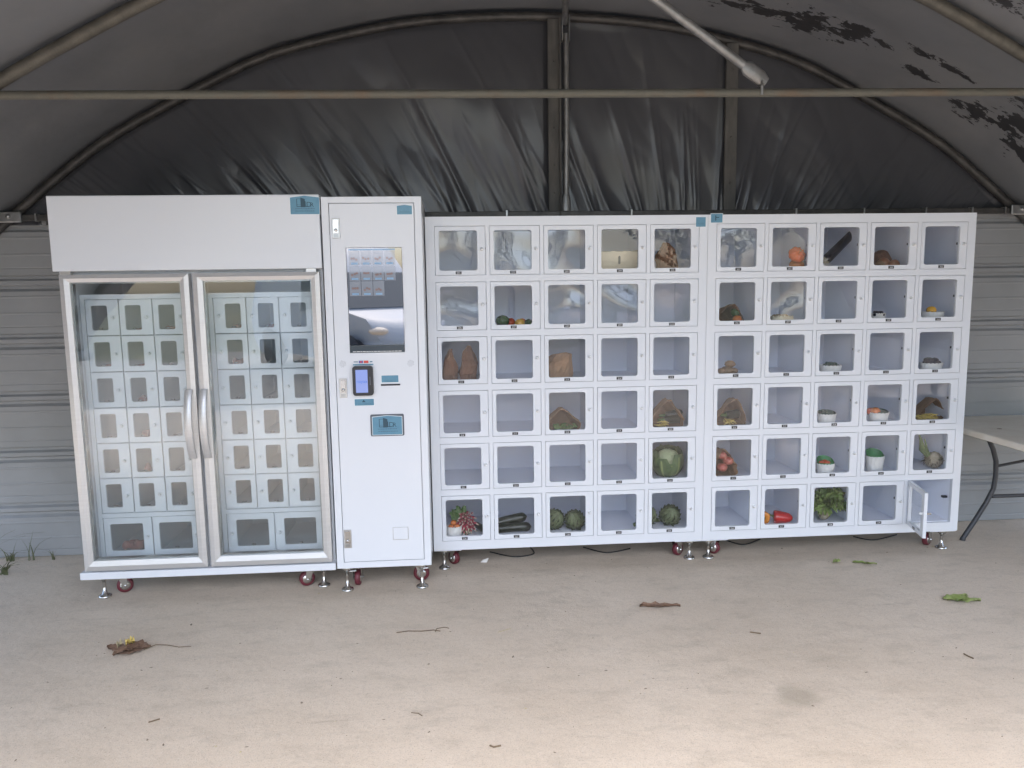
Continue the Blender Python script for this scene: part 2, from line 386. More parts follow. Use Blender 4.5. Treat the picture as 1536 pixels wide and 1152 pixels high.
def holed_panel(wd, ht, hx0, hx1, hz0, hz1, rad, t, seg=4):
    """sheet in XZ with a rounded window cut through; front at y=0, back at y=t"""
    mb = MB(); outer = [(0, 0), (wd, 0), (wd, ht), (0, ht)]
    cs = [(hx0+rad, hz0+rad, PI), (hx1-rad, hz0+rad, 1.5*PI), (hx1-rad, hz1-rad, 0), (hx0+rad, hz1-rad, .5*PI)]
    hole = []; arc = []
    for (cx, cz, a0) in cs:
        arc.append(len(hole))
        for k in range(seg+1):
            a = a0+.5*PI*k/seg; hole.append((cx+rad*math.cos(a), cz+rad*math.sin(a)))
    n = len(hole)
    for y, flip in ((0, False), (t, True)):
        vs = [(x, y, z) for x, z in outer] + [(x, y, z) for x, z in hole]; fs = []
        for k in range(4):
            for j in range(seg): fs.append((k, 4+arc[k]+j+1, 4+arc[k]+j))
            e = 4+arc[k]+seg; nx = (k+1) % 4; fs.append((k, nx, 4+arc[nx], e))
        fs = [tuple(reversed(f)) for f in fs] if not flip else fs
        fs = [tuple(reversed(f)) for f in fs]
        mb.add(vs, fs)
    for k in range(4):
        (xa, za), (xb, zb) = outer[k], outer[(k+1) % 4]
        mb.add([(xa, 0, za), (xb, 0, zb), (xb, t, zb), (xa, t, za)], [(0, 3, 2, 1)])
    for k in range(n):
        (xa, za), (xb, zb) = hole[k], hole[(k+1) % n]
        mb.add([(xa, 0, za), (xb, 0, zb), (xb, t, zb), (xa, t, za)], [(0, 1, 2, 3)])
    return mb
def round_slab(x0, x1, z0, z1, rad, y0, y1, seg=4, mi=0, mb=None):
    mb = mb or MB(); ring = []
    for cx, cz, a0 in ((x0+rad, z0+rad, PI), (x1-rad, z0+rad, 1.5*PI), (x1-rad, z1-rad, 0), (x0+rad, z1-rad, .5*PI)):
        for k in range(seg+1):
            a = a0+.5*PI*k/seg; ring.append((cx+rad*math.cos(a), cz+rad*math.sin(a)))
    n = len(ring)
    mb.add([(x, y0, z) for x, z in ring], [tuple(range(n))], mi); mb.add([(x, y1, z) for x, z in ring], [tuple(reversed(range(n)))], mi)
    for k in range(n):
        (xa, za), (xb, zb) = ring[k], ring[(k+1) % n]
        mb.add([(xa, y0, za), (xb, y0, zb), (xb, y1, zb), (xa, y1, za)], [(0, 3, 2, 1)], mi)
    return mb

# ------------------------------------------------------------------ setting: ground
g = MB(); g.add([(-400, -400, -.02), (400, -400, -.02), (400, 400, -.02), (-400, 400, -.02)], [(0, 1, 2, 3)])
structure('ground', g, 'grass_ground')
g = MB(); g.box(-9, 10, -10.5, -2.5, -.10, -.012)
structure('gravel_yard', g, 'gravel')
g = MB(); g.box(-6.5, 7.5, -2.5, 5.2, -.15, 0)
structure('concrete_slab', g, 'concrete')

# ------------------------------------------------------------------ setting: hooped shelter
AXC, CROWN, GY = .475, 2.97, 4.385
_dx = [0, .4, .73, 1.114, 1.47, 1.86, 2.31, 2.565, 2.82]
_dr = [0, .014, .046, .125, .225, .41, .655, .84, 1.045]
def drop(d):
    d = abs(d)
    if d >= 2.82: return 4.3-math.sqrt(max(0, 4.3*4.3-d*d))-.01
    for i in range(len(_dx)-1):
        if d <= _dx[i+1]:
            # catmull-rom through the measured points
            i0, i3 = max(i-1, 0), min(i+2, len(_dx)-1); t = (d-_dx[i])/(_dx[i+1]-_dx[i])
            m1 = (_dr[i+1]-_dr[i0])/(_dx[i+1]-_dx[i0]) if i else 0.0
            m2 = (_dr[i3]-_dr[i])/(_dx[i3]-_dx[i]) if i+1 < len(_dx)-1 else .72
            hh = _dx[i+1]-_dx[i]
            return (2*t**3-3*t*t+1)*_dr[i]+(t**3-2*t*t+t)*hh*m1+(-2*t**3+3*t*t)*_dr[i+1]+(t**3-t*t)*hh*m2
DMAX = 4.08
def arch_pts(n, off=0.0):
    ds = [DMAX*math.sin(PI/2*(-1+2*k/n)) for k in range(n+1)]
    return [(AXC+d*(1+off/4.2), CROWN+off-drop(d)*(1+off/4.2)) for d in ds]
ARCH_Y = [4.36, 3.30, 2.23, 1.16]
shed = thing('hooped_shelter', 'hooped steel tube shelter covered in dark plastic film over the vending machines', 'shelter', (0, 0, 0))
for i, y in enumerate(ARCH_Y):
    mb = MB(); mb.tube([(x, y, z-.03) for x, z in arch_pts(72)], .026 if i else .024, 12)
    part(shed, 'arch_tube', mb, 'pipe_dark' if i == 0 else 'pipe_galv')
# roof film
mb = MB(); NU, NV = 150, 64; prof = [p_ for p_ in arch_pts(NU, .012) if p_[1] > .95]; NU = len(prof)-1;   # unseen sides cut open to add fill light below 0.95 m
Y0, Y1 = .45, 4.46; uvs = []
arcl = [0.0]
for k in range(NU): arcl.append(arcl[-1]+math.dist(prof[k], prof[k+1]))
for j in range(NV+1):
    y = Y0+(Y1-Y0)*j/NV
    near = min(abs(y-a) for a in ARCH_Y)
    for k, (x, z) in enumerate(prof):
        bil = .035*min(1, near/.5) + .02*noise.noise((x*1.1, y*1.6, 3.1))*min(1, near/.25)
        bil += .010*noise.noise((x*5, y*3, 9.1))*min(1, near/.2)
        nx, nz = (x-AXC)/4.2, (z-CROWN+3.6)/3.6; l = math.hypot(nx, nz)
        mb.v.append((x+nx/l*bil, y, z+nz/l*bil)); uvs.append(((arcl[k]-arcl[NU//2])/1.0, y))
for j in range(NV):
    for k in range(NU):
        a = j*(NU+1)+k; mb.f.append((a, a+1, a+NU+2, a+NU+1)); mb.mi.append(0); mb.sm.append(True)
o = part(shed, 'roof_film', mb, 'film_roof')
for q in (prof[0], prof[-1]):
    rm_ = MB(); rm_.tube([(q[0], Y0+(Y1-Y0)*k/24, q[1]+.006*math.sin(k*.9)) for k in range(25)], .045, 12); part(shed, 'added_side_roll', rm_, 'film_roof')  # unseen film rolls, added along the edges of the side light openings
ul = o.data.uv_layers.new(name='UVMap')
for lp in o.data.loops: ul.data[lp.index].uv = uvs[lp.vertex_index]
# tie beam, knee brace and ridge stay
BEAM_Z = 2.285
def beam_end(z, sgn):
    d = 0
    while CROWN-.03-drop(d) > z: d += .005
    return AXC+sgn*d
mb = MB(); x0, x1 = beam_end(BEAM_Z-.02, -1), beam_end(BEAM_Z+.02, 1)
mb.tube([(x0+(x1-x0)*k/30, 3.30, BEAM_Z-.016+.032*k/30) for k in range(31)], .0175, 12)
part(shed, 'tie_beam', mb, 'pipe_rust')
A, B = Vector((1.335, 3.285, 2.33)), Vector((.47, 3.28, 2.915))
mb = MB(); d = (A-B).normalized()
mb.tube([B, B+(A-B)*.5, A-d*.12], .019, 12); mb.tube([A-d*.12, A-d*.10, A-d*.03, A], [.021, .034, .032, .02], 10, flat=.55)
mb.tube([A+Vector((-.02, -.03, -.005)), A+Vector((-.02, .03, -.005))], .009, 8); mb.tube([A+Vector((-.02, -.005, -.0)), A+Vector((-.018, .0, -.05))], .007, 8)
part(shed, 'knee_brace', mb, 'tube_zinc')
mb = MB(); A, B = Vector((.632, 4.33, 2.90)), Vector((.49, 3.31, 2.925)); mb.tube([A, A.lerp(B, .5), B], .017, 10)
mb.box(A.x-.022, A.x-.016, 4.30, 4.35, 2.80, 2.93); mb.box(A.x+.016, A.x+.022, 4.30, 4.35, 2.80, 2.93)
part(shed, 'ridge_stay', mb, 'tube_zinc')
# uprights in the gable
zt = CROWN-.03-drop(.57-AXC)
mb = MB(); mb.box(.536, .604, 4.328, 4.348, 1.86, zt-.02, ch=.002); mb.box(.598, .604, 4.300, 4.328, 1.86, zt-.02)
for z in (2.70, 2.35, 2.15, 2.0): mb.lathe([(0, .004), (.006, .003), (.007, 0)], 8, (.57, 4.328, z), axis='y')
part(shed, 'gable_upright', mb, 'timber_grey')
zt2 = CROWN-.03-drop(1.565-AXC)
mb = MB(); mb.box(1.531, 1.599, 4.328, 4.348, 1.86, zt2-.02, ch=.002)
for z in (2.66, 2.3, 2.05): mb.lathe([(0, .004), (.006, .003), (.007, 0)], 8, (1.565, 4.328, z), axis='y')
part(shed, 'gable_upright', mb, 'timber_grey')
mb = MB(); mb.tube([(.636, 4.325, 2.84), (.636, 4.322, 2.4), (.632, 4.322, 1.99)], .0155, 10)
mb.tube([(.632, 4.322, 2.0), (.632, 4.322, 1.96), (.632, 4.322, 1.90)], [.016, .026, .026], 8, flat=.5)
part(shed, 'gable_tube', mb, 'tube_zinc')
mb = MB(); mb.box(-2.42, 3.40, 4.318, 4.348, 1.868, 1.900, ch=.003)
part(shed, 'gable_rail', mb, 'pipe_dark')
for xx in (-2.2, .3, 1.0, 1.95, 2.35, 2.72, 3.0, 3.2):
    mb = MB(); mb.box(xx-.004, xx+.004, 4.312, 4.35, 1.865, 1.905); part(shed, 'rail_clip', mb, 'zinc')
for xx, zz in ((-2.33, 1.88), (3.29, 1.88)):
    mb = MB(); mb.box(xx-.06, xx+.06, 4.30, 4.318, zz-.02, zz+.035, ch=.004); mb.lathe([(0, .012), (.012, .01), (.013, 0)], 8, (xx, 4.30, zz+.01), axis='y')
    part(shed, 'rail_bracket', mb, 'zinc')
# gable film, three sheets between the uprights, gathered into folds along the rail
def slant(x):
    if x < .57: return .42 + max(0, (.4-x))*.33
    if x < 1.56: return .42-(x-.57)*.45
    return -(.30+(x-1.56)*.42)
def make_creases(x0, x1, n, seed):
    rnd = random.Random(seed); out = []
    for k in range(n):
        u = x0+(x1-x0)*(k+rnd.uniform(-1.2, 2.2))/n; sc = rnd.random()
        out.append((u, slant(u)*rnd.uniform(.55, 1.55)+rnd.uniform(-.06, .06), rnd.uniform(.15, 1.3), .0015+.017*sc**3, .008+.032*sc*rnd.random(), rnd.uniform(.15, .8), rnd.uniform(.10, .5)))
    for k in range(int(n*1.3)):          # fine tension lines running up from the rail
        u = x0+(x1-x0)*rnd.random()
        out.append((u, slant(u)*rnd.uniform(.7, 1.35), rnd.uniform(.12, .75), rnd.uniform(.002, .0055), rnd.uniform(.006, .012), rnd.uniform(.1, .6), rnd.uniform(.1, .5)))
    return out
def fold(x, z, seed, creases):
    t = max(0, z-1.89); h = 0
    for u, s_, L, amp, wd, asym, curve in creases:
        if t > L: continue
        xc = u - s_*t*(1+curve*.3*t); d = (x-xc)
        wv = wd*(.55+1.6*t/L); d /= wv*(1.0 if d > 0 else .25+asym)
        if abs(d) > 3: continue
        h += amp*math.exp(-abs(d)**1.35*1.2)*(1-(t/L)**1.5)
    return h + .040*noise.noise((x*.9, z*.9, seed+5)) + .020*noise.noise((x*2.6+z*1.5, z*1.5, seed+8)) + .006*abs(noise.noise((x*7+z*3.5, z*3.0, seed+11)))
for x0, x1, sd_, nc in ((-2.60, .556, 1.7, 80), (.582, 1.556, 5.2, 24), (1.572, 3.55, 9.4, 50)):
    mb = MB(); nx = int((x1-x0)/.0068); nz = 80; cz_ = make_creases(x0-.1, x1+.5, nc, int(sd_*10))
    for i in range(nx+1):
        x = x0+(x1-x0)*i/nx; ztop = max(1.87, CROWN-.015-drop(x-AXC))
        for j in range(nz+1):
            z = 1.85+(ztop-1.85)*j/nz
            e = min(1, (x-x0)/.04, (x1-x)/.04, (ztop-z)/.06)
            mb.v.append((x, 4.395-fold(x, z, sd_, cz_)*max(0, e), z))
    for i in range(nx):
        for j in range(nz):
            a = i*(nz+1)+j; mb.f.append((a, a+nz+1, a+nz+2, a+1)); mb.mi.append(0); mb.sm.append(True)
    part(shed, 'gable_film', mb, 'film_black')
mb = MB(); mb.add([(-3.6, 4.47, 1.84), (4.55, 4.47, 1.84), (4.55, 4.47, 3.05), (-3.6, 4.47, 3.05)], [(0, 1, 2, 3)]); part(shed, 'outer_film', mb, 'film_black')
# ribbed sheet cladding under the rail
clad = thing('metal_cladding', 'grey horizontally ribbed metal cladding wall behind the machines', 'wall', (0, GY, 0))
P = .3165
for k in range(6):
    zb = .005+P*k
    pr = [(0, .0), (.03, .0), (.0345, .002), (.036, .002), (.040, 0), (.100, 0), (.1035, -.002), (.110, -.002), (.1135, 0), (.190, 0), (.1935, -.002), (.200, -.002), (.2035, 0),
          (.226, 0), (.240, .016), (.254, .016), (.263, 0), (.283, 0), (.294, .016), (.308, .016), (.3135, 0), (P-.0006, 0)]
    mb = MB()
    for i in range(len(pr)-1):
        (za, ya), (zc, yc) = pr[i], pr[i+1]
        mb.add([(-3.7, ya, zb+za), (4.6, ya, zb+za), (4.6, yc, zb+zc), (-3.7, yc, zb+zc)], [(0, 1, 2, 3)])
    mb.add([(-3.7, .03, zb), (4.6, .03, zb), (4.6, .03, zb+P-.0006), (-3.7, .03, zb+P-.0006)], [(0, 3, 2, 1)])
    for i, (za, zc) in enumerate(((0, 0), (P-.0006, P-.0006))):
        mb.add([(-3.7, 0, zb+za), (4.6, 0, zb+za), (4.6, .03, zb+za), (-3.7, .03, zb+za)], [(0, 3, 2, 1) if i == 0 else (0, 1, 2, 3)])
    part(clad, 'panel', mb, 'clad_grey')
# ------------------------------------------------------------------ machine fittings
def foot_mb(h):
    mb = MB(); mb.lathe([(0, 0), (.030, 0), (.031, .006), (.026, .011), (.012, .016), (.011, .028), (.0075, .030), (.0075, h-.03), (.013, h-.029), (.013, h-.02), (.022, h-.019), (.026, h), (0, h)], 16)
    return mb
def caster_parts(parent, x, y, htop, ang=0.0, r=.036):
    mb = MB(); mb.box(-.03, .03, -.028, .028, htop-.006, htop); mb.lathe([(0, htop-.03), (.02, htop-.03), (.022, htop-.006), (0, htop-.006)], 12)
    zc = r+.001
    for s in (-1, 1):
        mb.add([(-.022, s*.020, htop-.006), (.022, s*.020, htop-.006), (.030, s*.020, zc-.004), (.008, s*.020, zc-.012),
                (-.022, s*.023, htop-.006), (.022, s*.023, htop-.006), (.030, s*.023, zc-.004), (.008, s*.023, zc-.012)],
               [(0, 1, 2, 3), (7, 6, 5, 4), (0, 4, 5, 1), (1, 5, 6, 2), (2, 6, 7, 3), (3, 7, 4, 0)])
    mb.lathe([(0, -.027), (.007, -.026), (.007, .026), (0, .027)], 8, (.018, 0, zc), axis='y')
    c = part(parent, 'caster', mb, 'chrome', (x, y, 0), (0, 0, ang))
    wl = MB(); wl.lathe([(.020, -.014), (.031, -.014), (r, -.009), (r, .009), (.031, .014), (.020, .014)], 24, (.018, 0, zc), axis='y')
    part(c, 'tyre', wl, 'wheel_red')
    hb = MB(); hb.lathe([(0, -.0155), (.024, -.0150), (.0245, -.012), (.0245, .012), (.024, .0150), (0, .0155)], 20, (.018, 0, zc), axis='y')
    part(c, 'hub', hb, 'chrome')
    return c
def plate_mb(num, w_=.030, h_=.014):
    mb = MB(); mb.box(-w_/2, w_/2, -.0016, 0, -h_/2, h_/2)
    text(mb, num, 0, -.0020, -h_*.30, h_*.86, 1)
    return mb
def sticker(parent, x0, x1, z0, z1, y, peak=.0, logo=True, logo_scale=1.0, lines=2, name='logo_sticker'):
    """blue maker's sticker lying on a face at depth y (front towards -y), coordinates in the parent's frame"""
    wd, ht = x1-x0, z1-z0; mb = MB(); e = .0022
    ring = [(x0, z0), (x1, z0), (x1, z1-peak), ((x0+x1)/2, z1), (x0, z1-peak)]
    def slab(rg, ya, yb, mi):
        n = len(rg); mb.add([(x, ya, z) for x, z in rg], [tuple(range(n))], mi); 
        for k in range(n):
            (xa, za), (xb, zb) = rg[k], rg[(k+1) % n]; mb.add([(xa, ya, za), (xb, ya, zb), (xb, yb, zb), (xa, yb, za)], [(0, 3, 2, 1)], mi)
    slab([(x0-e, z0-e), (x1+e, z0-e), (x1+e, z1+e-peak), ((x0+x1)/2, z1+e), (x0-e, z1+e-peak)], y-.0005, y, 3)
    slab(ring, y-.0012, y-.0005, 0)
    yy = y-.0018
    def bar(a, b, c_, d, mi=1): mb.add([(x0+wd*a, yy, z0+ht*c_), (x0+wd*b, yy, z0+ht*c_), (x0+wd*b, yy, z0+ht*d), (x0+wd*a, yy, z0+ht*d)], [(0, 1, 2, 3)], mi)
    if logo:
        bar(.22, .24, .40, .84); bar(.24, .36, .40, .43); bar(.24, .36, .50, .515); bar(.24, .36, .82, .84)
        mb.add([(x0+wd*.36, yy, z0+ht*.38), (x0+wd*.51, yy, z0+ht*.38), (x0+wd*.51, yy, z0+ht*.82), (x0+wd*.36, yy, z0+ht*.90)], [(0, 1, 2, 3)], 1)
        for ch, fx, sz in (('L', .555, .52), ('D', .645, .46), ('R', .745, .40)):
            text(mb, ch, x0+wd*fx, yy, z0+ht*.40, ht*sz*1.35, 1, sx=.62*wd/ht/1.5, sz=.62)
    for k in range(lines):
        z = .28-.13*k
        n = 16; rnd = random.Random(k+int(wd*1e4))
        a = .17
        while a < .83:
            ln = rnd.uniform(.02, .07); bar(a, min(.85, a+ln), z, z+.045, 2); a += ln+.012
    return part(parent, name, mb, ['sticker_blue', 'sticker_ink', 'sticker_ink_pale', 'sticker_edge'])

# ------------------------------------------------------------------ locker cabinets (origin: front left corner on the floor)
LW, LH0, LH1, LD = 1.437, .117, 1.837, .445
PX, PZ, DW, DH = .2735, .2762, .250, .240
def dx0(c): return .0475+PX*c
def dz0(r): return 1.789-PZ*r-DH
door_me = holed_panel(DW, DH, .0195, .2105, .022, .220, .012, .016).mesh('locker_door', 'cabinet_white')
pane_me = [round_slab(.012, .218, .015, .227, .010, .0165, .0195).mesh('pane', q) for q in ('pane_clear', 'pane_warped')]
WARPED = {(0, 0, 0), (0, 1, 0), (0, 2, 0), (0, 0, 1), (0, 2, 1), (0, 3, 1), (0, 4, 1), (1, 0, 0), (1, 1, 1), (1, 1, 4)}
kb = MB(); kb.lathe([(0, .017), (.0045, .0168), (.0062, .0150), (.0066, .0085), (.0068, .002), (.0092, .0015), (.0095, 0)], 14, (0, 0, 0), axis='y')
knob_me = kb.mesh('knob', ['knob_white'])
lt = MB(); lt.box(-.027, 0, .036, .054, -.0060, .0060, ch=.0015)
latch_me = lt.mesh('latch', 'black_plastic')
OPEN = {(1, 4, 5)}
def make_locker(idx, X, Y, first_num, label):
    root = thing('locker_cabinet', label, 'locker cabinet', (X, Y, 0))
    b = MB(); T = .0012
    # shell
    b.box(0, .012, .004, LD, LH0, LH1-.002); b.box(LW-.012, LW, .004, LD, LH0, LH1-.002)
    b.box(.012, LW-.012, .004, LD, LH1-.014, LH1-.002); b.box(.012, LW-.012, .03, LD, LH0+.012, LH0+.024); b.box(.012, LW-.012, LD-.01, LD, LH0+.024, LH1-.014)
    b.box(0, .145, .012, .06, LH0-.008, LH0); b.box(LW-.145, LW, .012, .06, LH0-.008, LH0)
    part(root, 'shell', b, 'cabinet_white')
    fm = MB(); G = .0022
    # face frame: full-height stiles and short rails, each butted
    xs = [0.0] + [v for c_ in range(5) for v in (dx0(c_)-G, dx0(c_)+DW+G)] + [LW]
    for k in range(0, 12, 2): fm.box(xs[k], xs[k+1], 0, .022, LH0, LH1)
    zs = [LH0] + [v for r in range(5, -1, -1) for v in (dz0(r)-G, dz0(r)+DH+G)] + [LH1]
    for c_ in range(5):
        for k in range(0, 14, 2): fm.box(xs[2*c_+1], xs[2*c_+2], 0.0002, .0218, zs[k], zs[k+1])
    part(root, 'face_frame', fm, 'cabinet_white')
    inn = MB()
    for c_ in range(5):
        xa, xb = dx0(c_)-.004, dx0(c_)+DW+.003
        inn.box(xa-.0075, xa, .022, LD-.0102, LH0+.026, LH1-.016); inn.box(xb, xb+.0075, .022, LD-.0102, LH0+.026, LH1-.016)
        for r in range(6):
            z = dz0(r); inn.box(xa, xb, .0222, LD-.0104, z-.010, z+.001); inn.box(xa, xb, .0222, LD-.0104, z+DH+.001, z+DH+.009)
            inn.box(xa, xb, LD-.0145, LD-.0106, z+.001, z+DH+.001)
    part(root, 'compartments', inn, 'cabinet_inner')
    num = first_num
    for r in range(6):
        for c_ in range(5):
            is_open = (idx, c_, r) in OPEN
            d = link('locker_door', door_me, root, (dx0(c_)+random.uniform(-.0004, .0004), .0002+random.uniform(-.0006, .0003), dz0(r)), (0, 0, -R_(104) if is_open else 0))
            if is_open: d['label'] = 'locker door standing wide open'
            link('pane', pane_me[1 if (idx, c_, r) in WARPED else 0], d)
            link('knob', knob_me, d, (.2325, 0, DH*.53))
            link('number_plate', plate_mb(str(num)).mesh('number_plate', ['plate_black', 'plate_digit']), d, (.115, 0, .0110))
            if is_open:
                mb = MB(); mb.box(.225, .240, .016, .040, DH*.53-.004, DH*.53+.004); part(d, 'bolt', mb, 'chrome')
            link('latch', latch_me, root, (dx0(c_)+DW+.0028, 0, dz0(r)+DH*.55))
            num += 1
    fm_ = foot_mb(LH0-.008).mesh('levelling_foot', 'chrome')
    for fx in (.052, LW-.052):
        for fy in (.053, LD-.05): link('levelling_foot', fm_, root, (fx, fy, 0))
    for fx, fy, an in ((.115, .10, 2.3), (LW-.115, .10, .6), (.115, LD-.10, .3), (LW-.115, LD-.10, 2.6)): caster_parts(root, fx, fy, LH0+.011, an)
    return root
LX = (-.138, 1.3005); LY = 3.90
lockA = make_locker(0, LX[0], LY, 201, 'white locker cabinet with shut doors standing beside the payment tower')
lockB = make_locker(1, LX[1], LY, 301, 'white locker cabinet with one bottom door open, nearest the folding table')
sticker(lockA, LW-.062, LW-.012, LH1-.060, LH1-.012, 0, logo=False, lines=1)
sticker(lockB, .014, .074, LH1-.040, LH1+.004, -.0002, logo=False, lines=1)
mb = MB(); mb.box(.036, .041, -.0021, -.0017, LH1-.030, LH1-.004); mb.box(.041, .056, -.0021, -.0017, LH1-.016, LH1-.012); part(lockB, 'sticker_print', mb, 'sticker_ink')

# ------------------------------------------------------------------ payment tower
TX, TY, TW, TH0, TH1, TD = -.604, 3.67, .460, .126, 1.911, .50
tw = thing('payment_tower', 'tall narrow white payment cabinet with touch screen between fridge and lockers', 'vending machine', (TX, TY, 0))
b = MB(); b.box(0, TW, .020, TD, TH0, TH1-.001, ch=.002); part(tw, 'body', b, 'cabinet_white')
fm = MB(); a0, a1, c0, c1 = .036, TW-.036, .160, 1.880
fm.box(0, a0-.003, 0, .0198, TH0, TH1, ch=.001); fm.box(a1+.003, TW, 0, .0198, TH0, TH1, ch=.001)
fm.box(a0-.003, a1+.003, 0.0004, .0198, c1+.003, TH1, ch=.0006); fm.box(a0-.003, a1+.003, 0.0004, .0198, TH0, c0-.003, ch=.0006)
part(tw, 'face_frame', fm, 'cabinet_white')
dr = part(tw, 'service_door', holed_panel(a1-a0, c1-c0, .068, .328, 1.186-c0, 1.679-c0, .002, .018, 1), 'cabinet_white', (a0, .0006, c0))
sx0, sx1 = .070, .326; z0, z1 = 1.222, 1.677
s1 = MB(); s1.box(sx0, sx1, .003, .012, z0-c0, z1-c0)
# menu tiles shown on the display
rnd = random.Random(3); tiles = []
for r in range(3):
    for k in range(4):
        if r == 2 and k == 3: continue
        xa, za = sx0+.010+k*.0545, z1-c0-.080-r*.071
        tiles.append((xa, za, r))
        s1.add([(xa, .0026, za), (xa+.051, .0026, za), (xa+.051, .0026, za+.068), (xa, .0026, za+.068)], [(0, 1, 2, 3)], 1)
        s1.add([(xa+.010, .0024, za+.004), (xa+.041, .0024, za+.004), (xa+.041, .0024, za+.013), (xa+.010, .0024, za+.013)], [(0, 1, 2, 3)], 2)
        for q in range(3):
            cx, cz = xa+.014+.010*q+rnd.uniform(-.002, .002), za+.030+rnd.uniform(-.004, .006)
            s1.lathe([(0, .0025), (.0055, .0025), (.006, .0022)], 8, (cx, .0049, cz), 3, axis='y', sm=False)
s1.add([(sx0+.010, .0026, z1-c0-.011), (sx0+.225, .0026, z1-c0-.011), (sx0+.225, .0026, z1-c0-.004), (sx0+.010, .0026, z1-c0-.004)], [(0, 1, 2, 3)], 2)
part(dr, 'touch_screen', s1, ['screen_glass', 'ui_white', 'ui_blue', 'ui_red'])
mb = MB(); mb.box(sx0, sx1, .0035, .012, 1.188-c0, 1.219-c0)
xq = sx0+.012
while xq < sx1-.014:
    ln = rnd.uniform(.006, .016); mb.add([(xq, .0031, 1.190-c0), (xq+ln, .0031, 1.190-c0), (xq+ln, .0031, 1.1935-c0), (xq, .0031, 1.1935-c0)], [(0, 1, 2, 3)], 1); xq += ln+.003
part(dr, 'screen_strip', mb, ['screen_bezel', 'plate_digit'])
def lock(parent, x, z, y=.0, up=True):
    mb = MB(); mb.box(x-.018, x+.018, y-.004, y, z-.046, z+.046, ch=.0015)
    mb.box(x-.012, x+.012, y-.0075, y-.004, z-.022 if up else z-.016, z+.040, 1, ch=.001)
    mb.lathe([(0, .0095), (.0075, .009), (.008, .0)], 12, (x, y-.004, z-.008), 1, axis='y')
    mb.box(x-.011, x+.011, y-.0052, y-.004, z-.042, z-.026, 2)
    return part(parent, 'lock', mb, ['lock_steel', 'chrome', 'zinc'])
OX = -TX-a0     # door-local x of world x: X + OX
for X, z in ((-.540, 1.768), (-.538, 1.020), (-.547, .276)): lock(dr, X+OX, z-c0)
for X, z in ((-.536, 1.136), (-.216, 1.133)):
    mb = MB()
    for k in range(30):
        rr = .0165*math.sqrt((k+.5)/30); an = k*2.39996; mb.lathe([(0, .0004), (.0013, .0003), (.0013, 0)], 6, (X+OX+rr*math.cos(an), 0, z-c0+rr*math.sin(an)), axis='y', sm=False)
    part(dr, 'speaker_grille', mb, 'rubber_gasket')
x0, x1, z0, z1 = -.490+OX, -.394+OX, .984-c0, 1.125-c0
rd = part(dr, 'card_reader', round_slab(x0, x1, z0, z1, .013, -.022, 0), 'black_plastic')
mb = MB(); mb.box(x0+.015, x1-.025, -.0235, -.022, z0+.015, z1-.017, 0)
text(mb, 'nayax', (x0+x1)/2-.004, -.0240, z0+.062, .022, 1); part(rd, 'reader_display', mb, ['reader_screen', 'reader_text'])
mb = MB(); mb.box(x1-.016, x1-.012, -.0235, -.022, z0+.05, z0+.09); part(rd, 'card_slot', mb, 'rubber_gasket')
mb = MB(); zc = 1.1435-c0; xb = -.484+OX
mb.box(xb, xb+.020, -.0008, 0, zc-.0015, zc+.0025, 0); mb.box(xb+.024, xb+.044, -.0008, 0, zc-.006, zc+.006, 1); mb.box(xb+.047, xb+.069, -.0008, 0, zc-.006, zc+.006, 2)
mb.box(xb+.029, xb+.040, -.0012, -.0008, zc-.003, zc+.003, 2); mb.box(xb+.076, xb+.088, -.0008, 0, zc-.002, zc+.003, 0); mb.box(xb-.004, xb+.092, -.0008, 0, zc-.016, zc-.010, 3)
part(dr, 'card_sticker', mb, ['sticker_ink_pale', 'card_blue', 'card_red', 'sticker_blue'])
sticker(dr, -.356+OX, -.276+OX, 1.043-c0, 1.076-c0, 0, logo=False, lines=2, name='coin_sticker')
mb = MB(); mb.box(-.360+OX, -.268+OX, -.004, 0, 1.027-c0, 1.035-c0, ch=.001); part(dr, 'receipt_slot', mb, 'black_plastic')
sticker(dr, -.487+OX, -.396+OX, .934-c0, .965-c0, 0, logo=False, lines=2, name='warning_sticker')
mb = MB(); x, z = -.444+OX, .950-c0; mb.add([(x-.009, -.002, z), (x+.009, -.002, z), (x, -.002, z+.012)], [(0, 1, 2)]); part(dr, 'warning_mark', mb, 'sticker_ink')
x0, x1, z0, z1 = -.416+OX, -.256+OX, .783-c0, .889-c0
part(dr, 'tray_bezel', round_slab(x0, x1, z0, z1, .007, -.004, 0), 'rubber_gasket')
sticker(dr, x0+.010, x1-.010, z0+.007, z1-.007, -.0042, peak=.006)
x0, x1, z0, z1 = -.328+OX, -.252+OX, .262-c0, .326-c0
mb = MB(); mb.box(x0, x1, -.0012, 0, z0, z1, 1); mb.box(x0+.002, x1-.002, -.004, -.0012, z0+.003, z1-.001, 0, ch=.001); part(dr, 'return_flap', mb, ['zinc', 'cabinet_white'] if False else ['cabinet_white', 'lock_steel'])
sticker(dr, -.257+OX, -.188+OX, 1.829-c0, 1.872-c0, 0, peak=.004, logo=False, lines=2)
fm_ = foot_mb(TH0).mesh('levelling_foot', 'chrome')
for fx in (.040, TW-.050):
    for fy in (.040, TD-.05): link('levelling_foot', fm_, tw, (fx, fy, 0))
for fx, fy, an in ((.085, .085, 1.5), (TW-.075, .13, .0), (.085, TD-.11, .3), (TW-.085, TD-.1, 2.0)): caster_parts(tw, fx, fy, TH0, an, .040)
# lacquer-coated bolts beside the feet
for fx in (.075, TW-.028):
    mb = MB(); mb.tube([(fx-.02, .035, TH0-.028), (fx+.012, .03, TH0-.024)], .005, 8); part(tw, 'adjuster', mb, 'chrome')

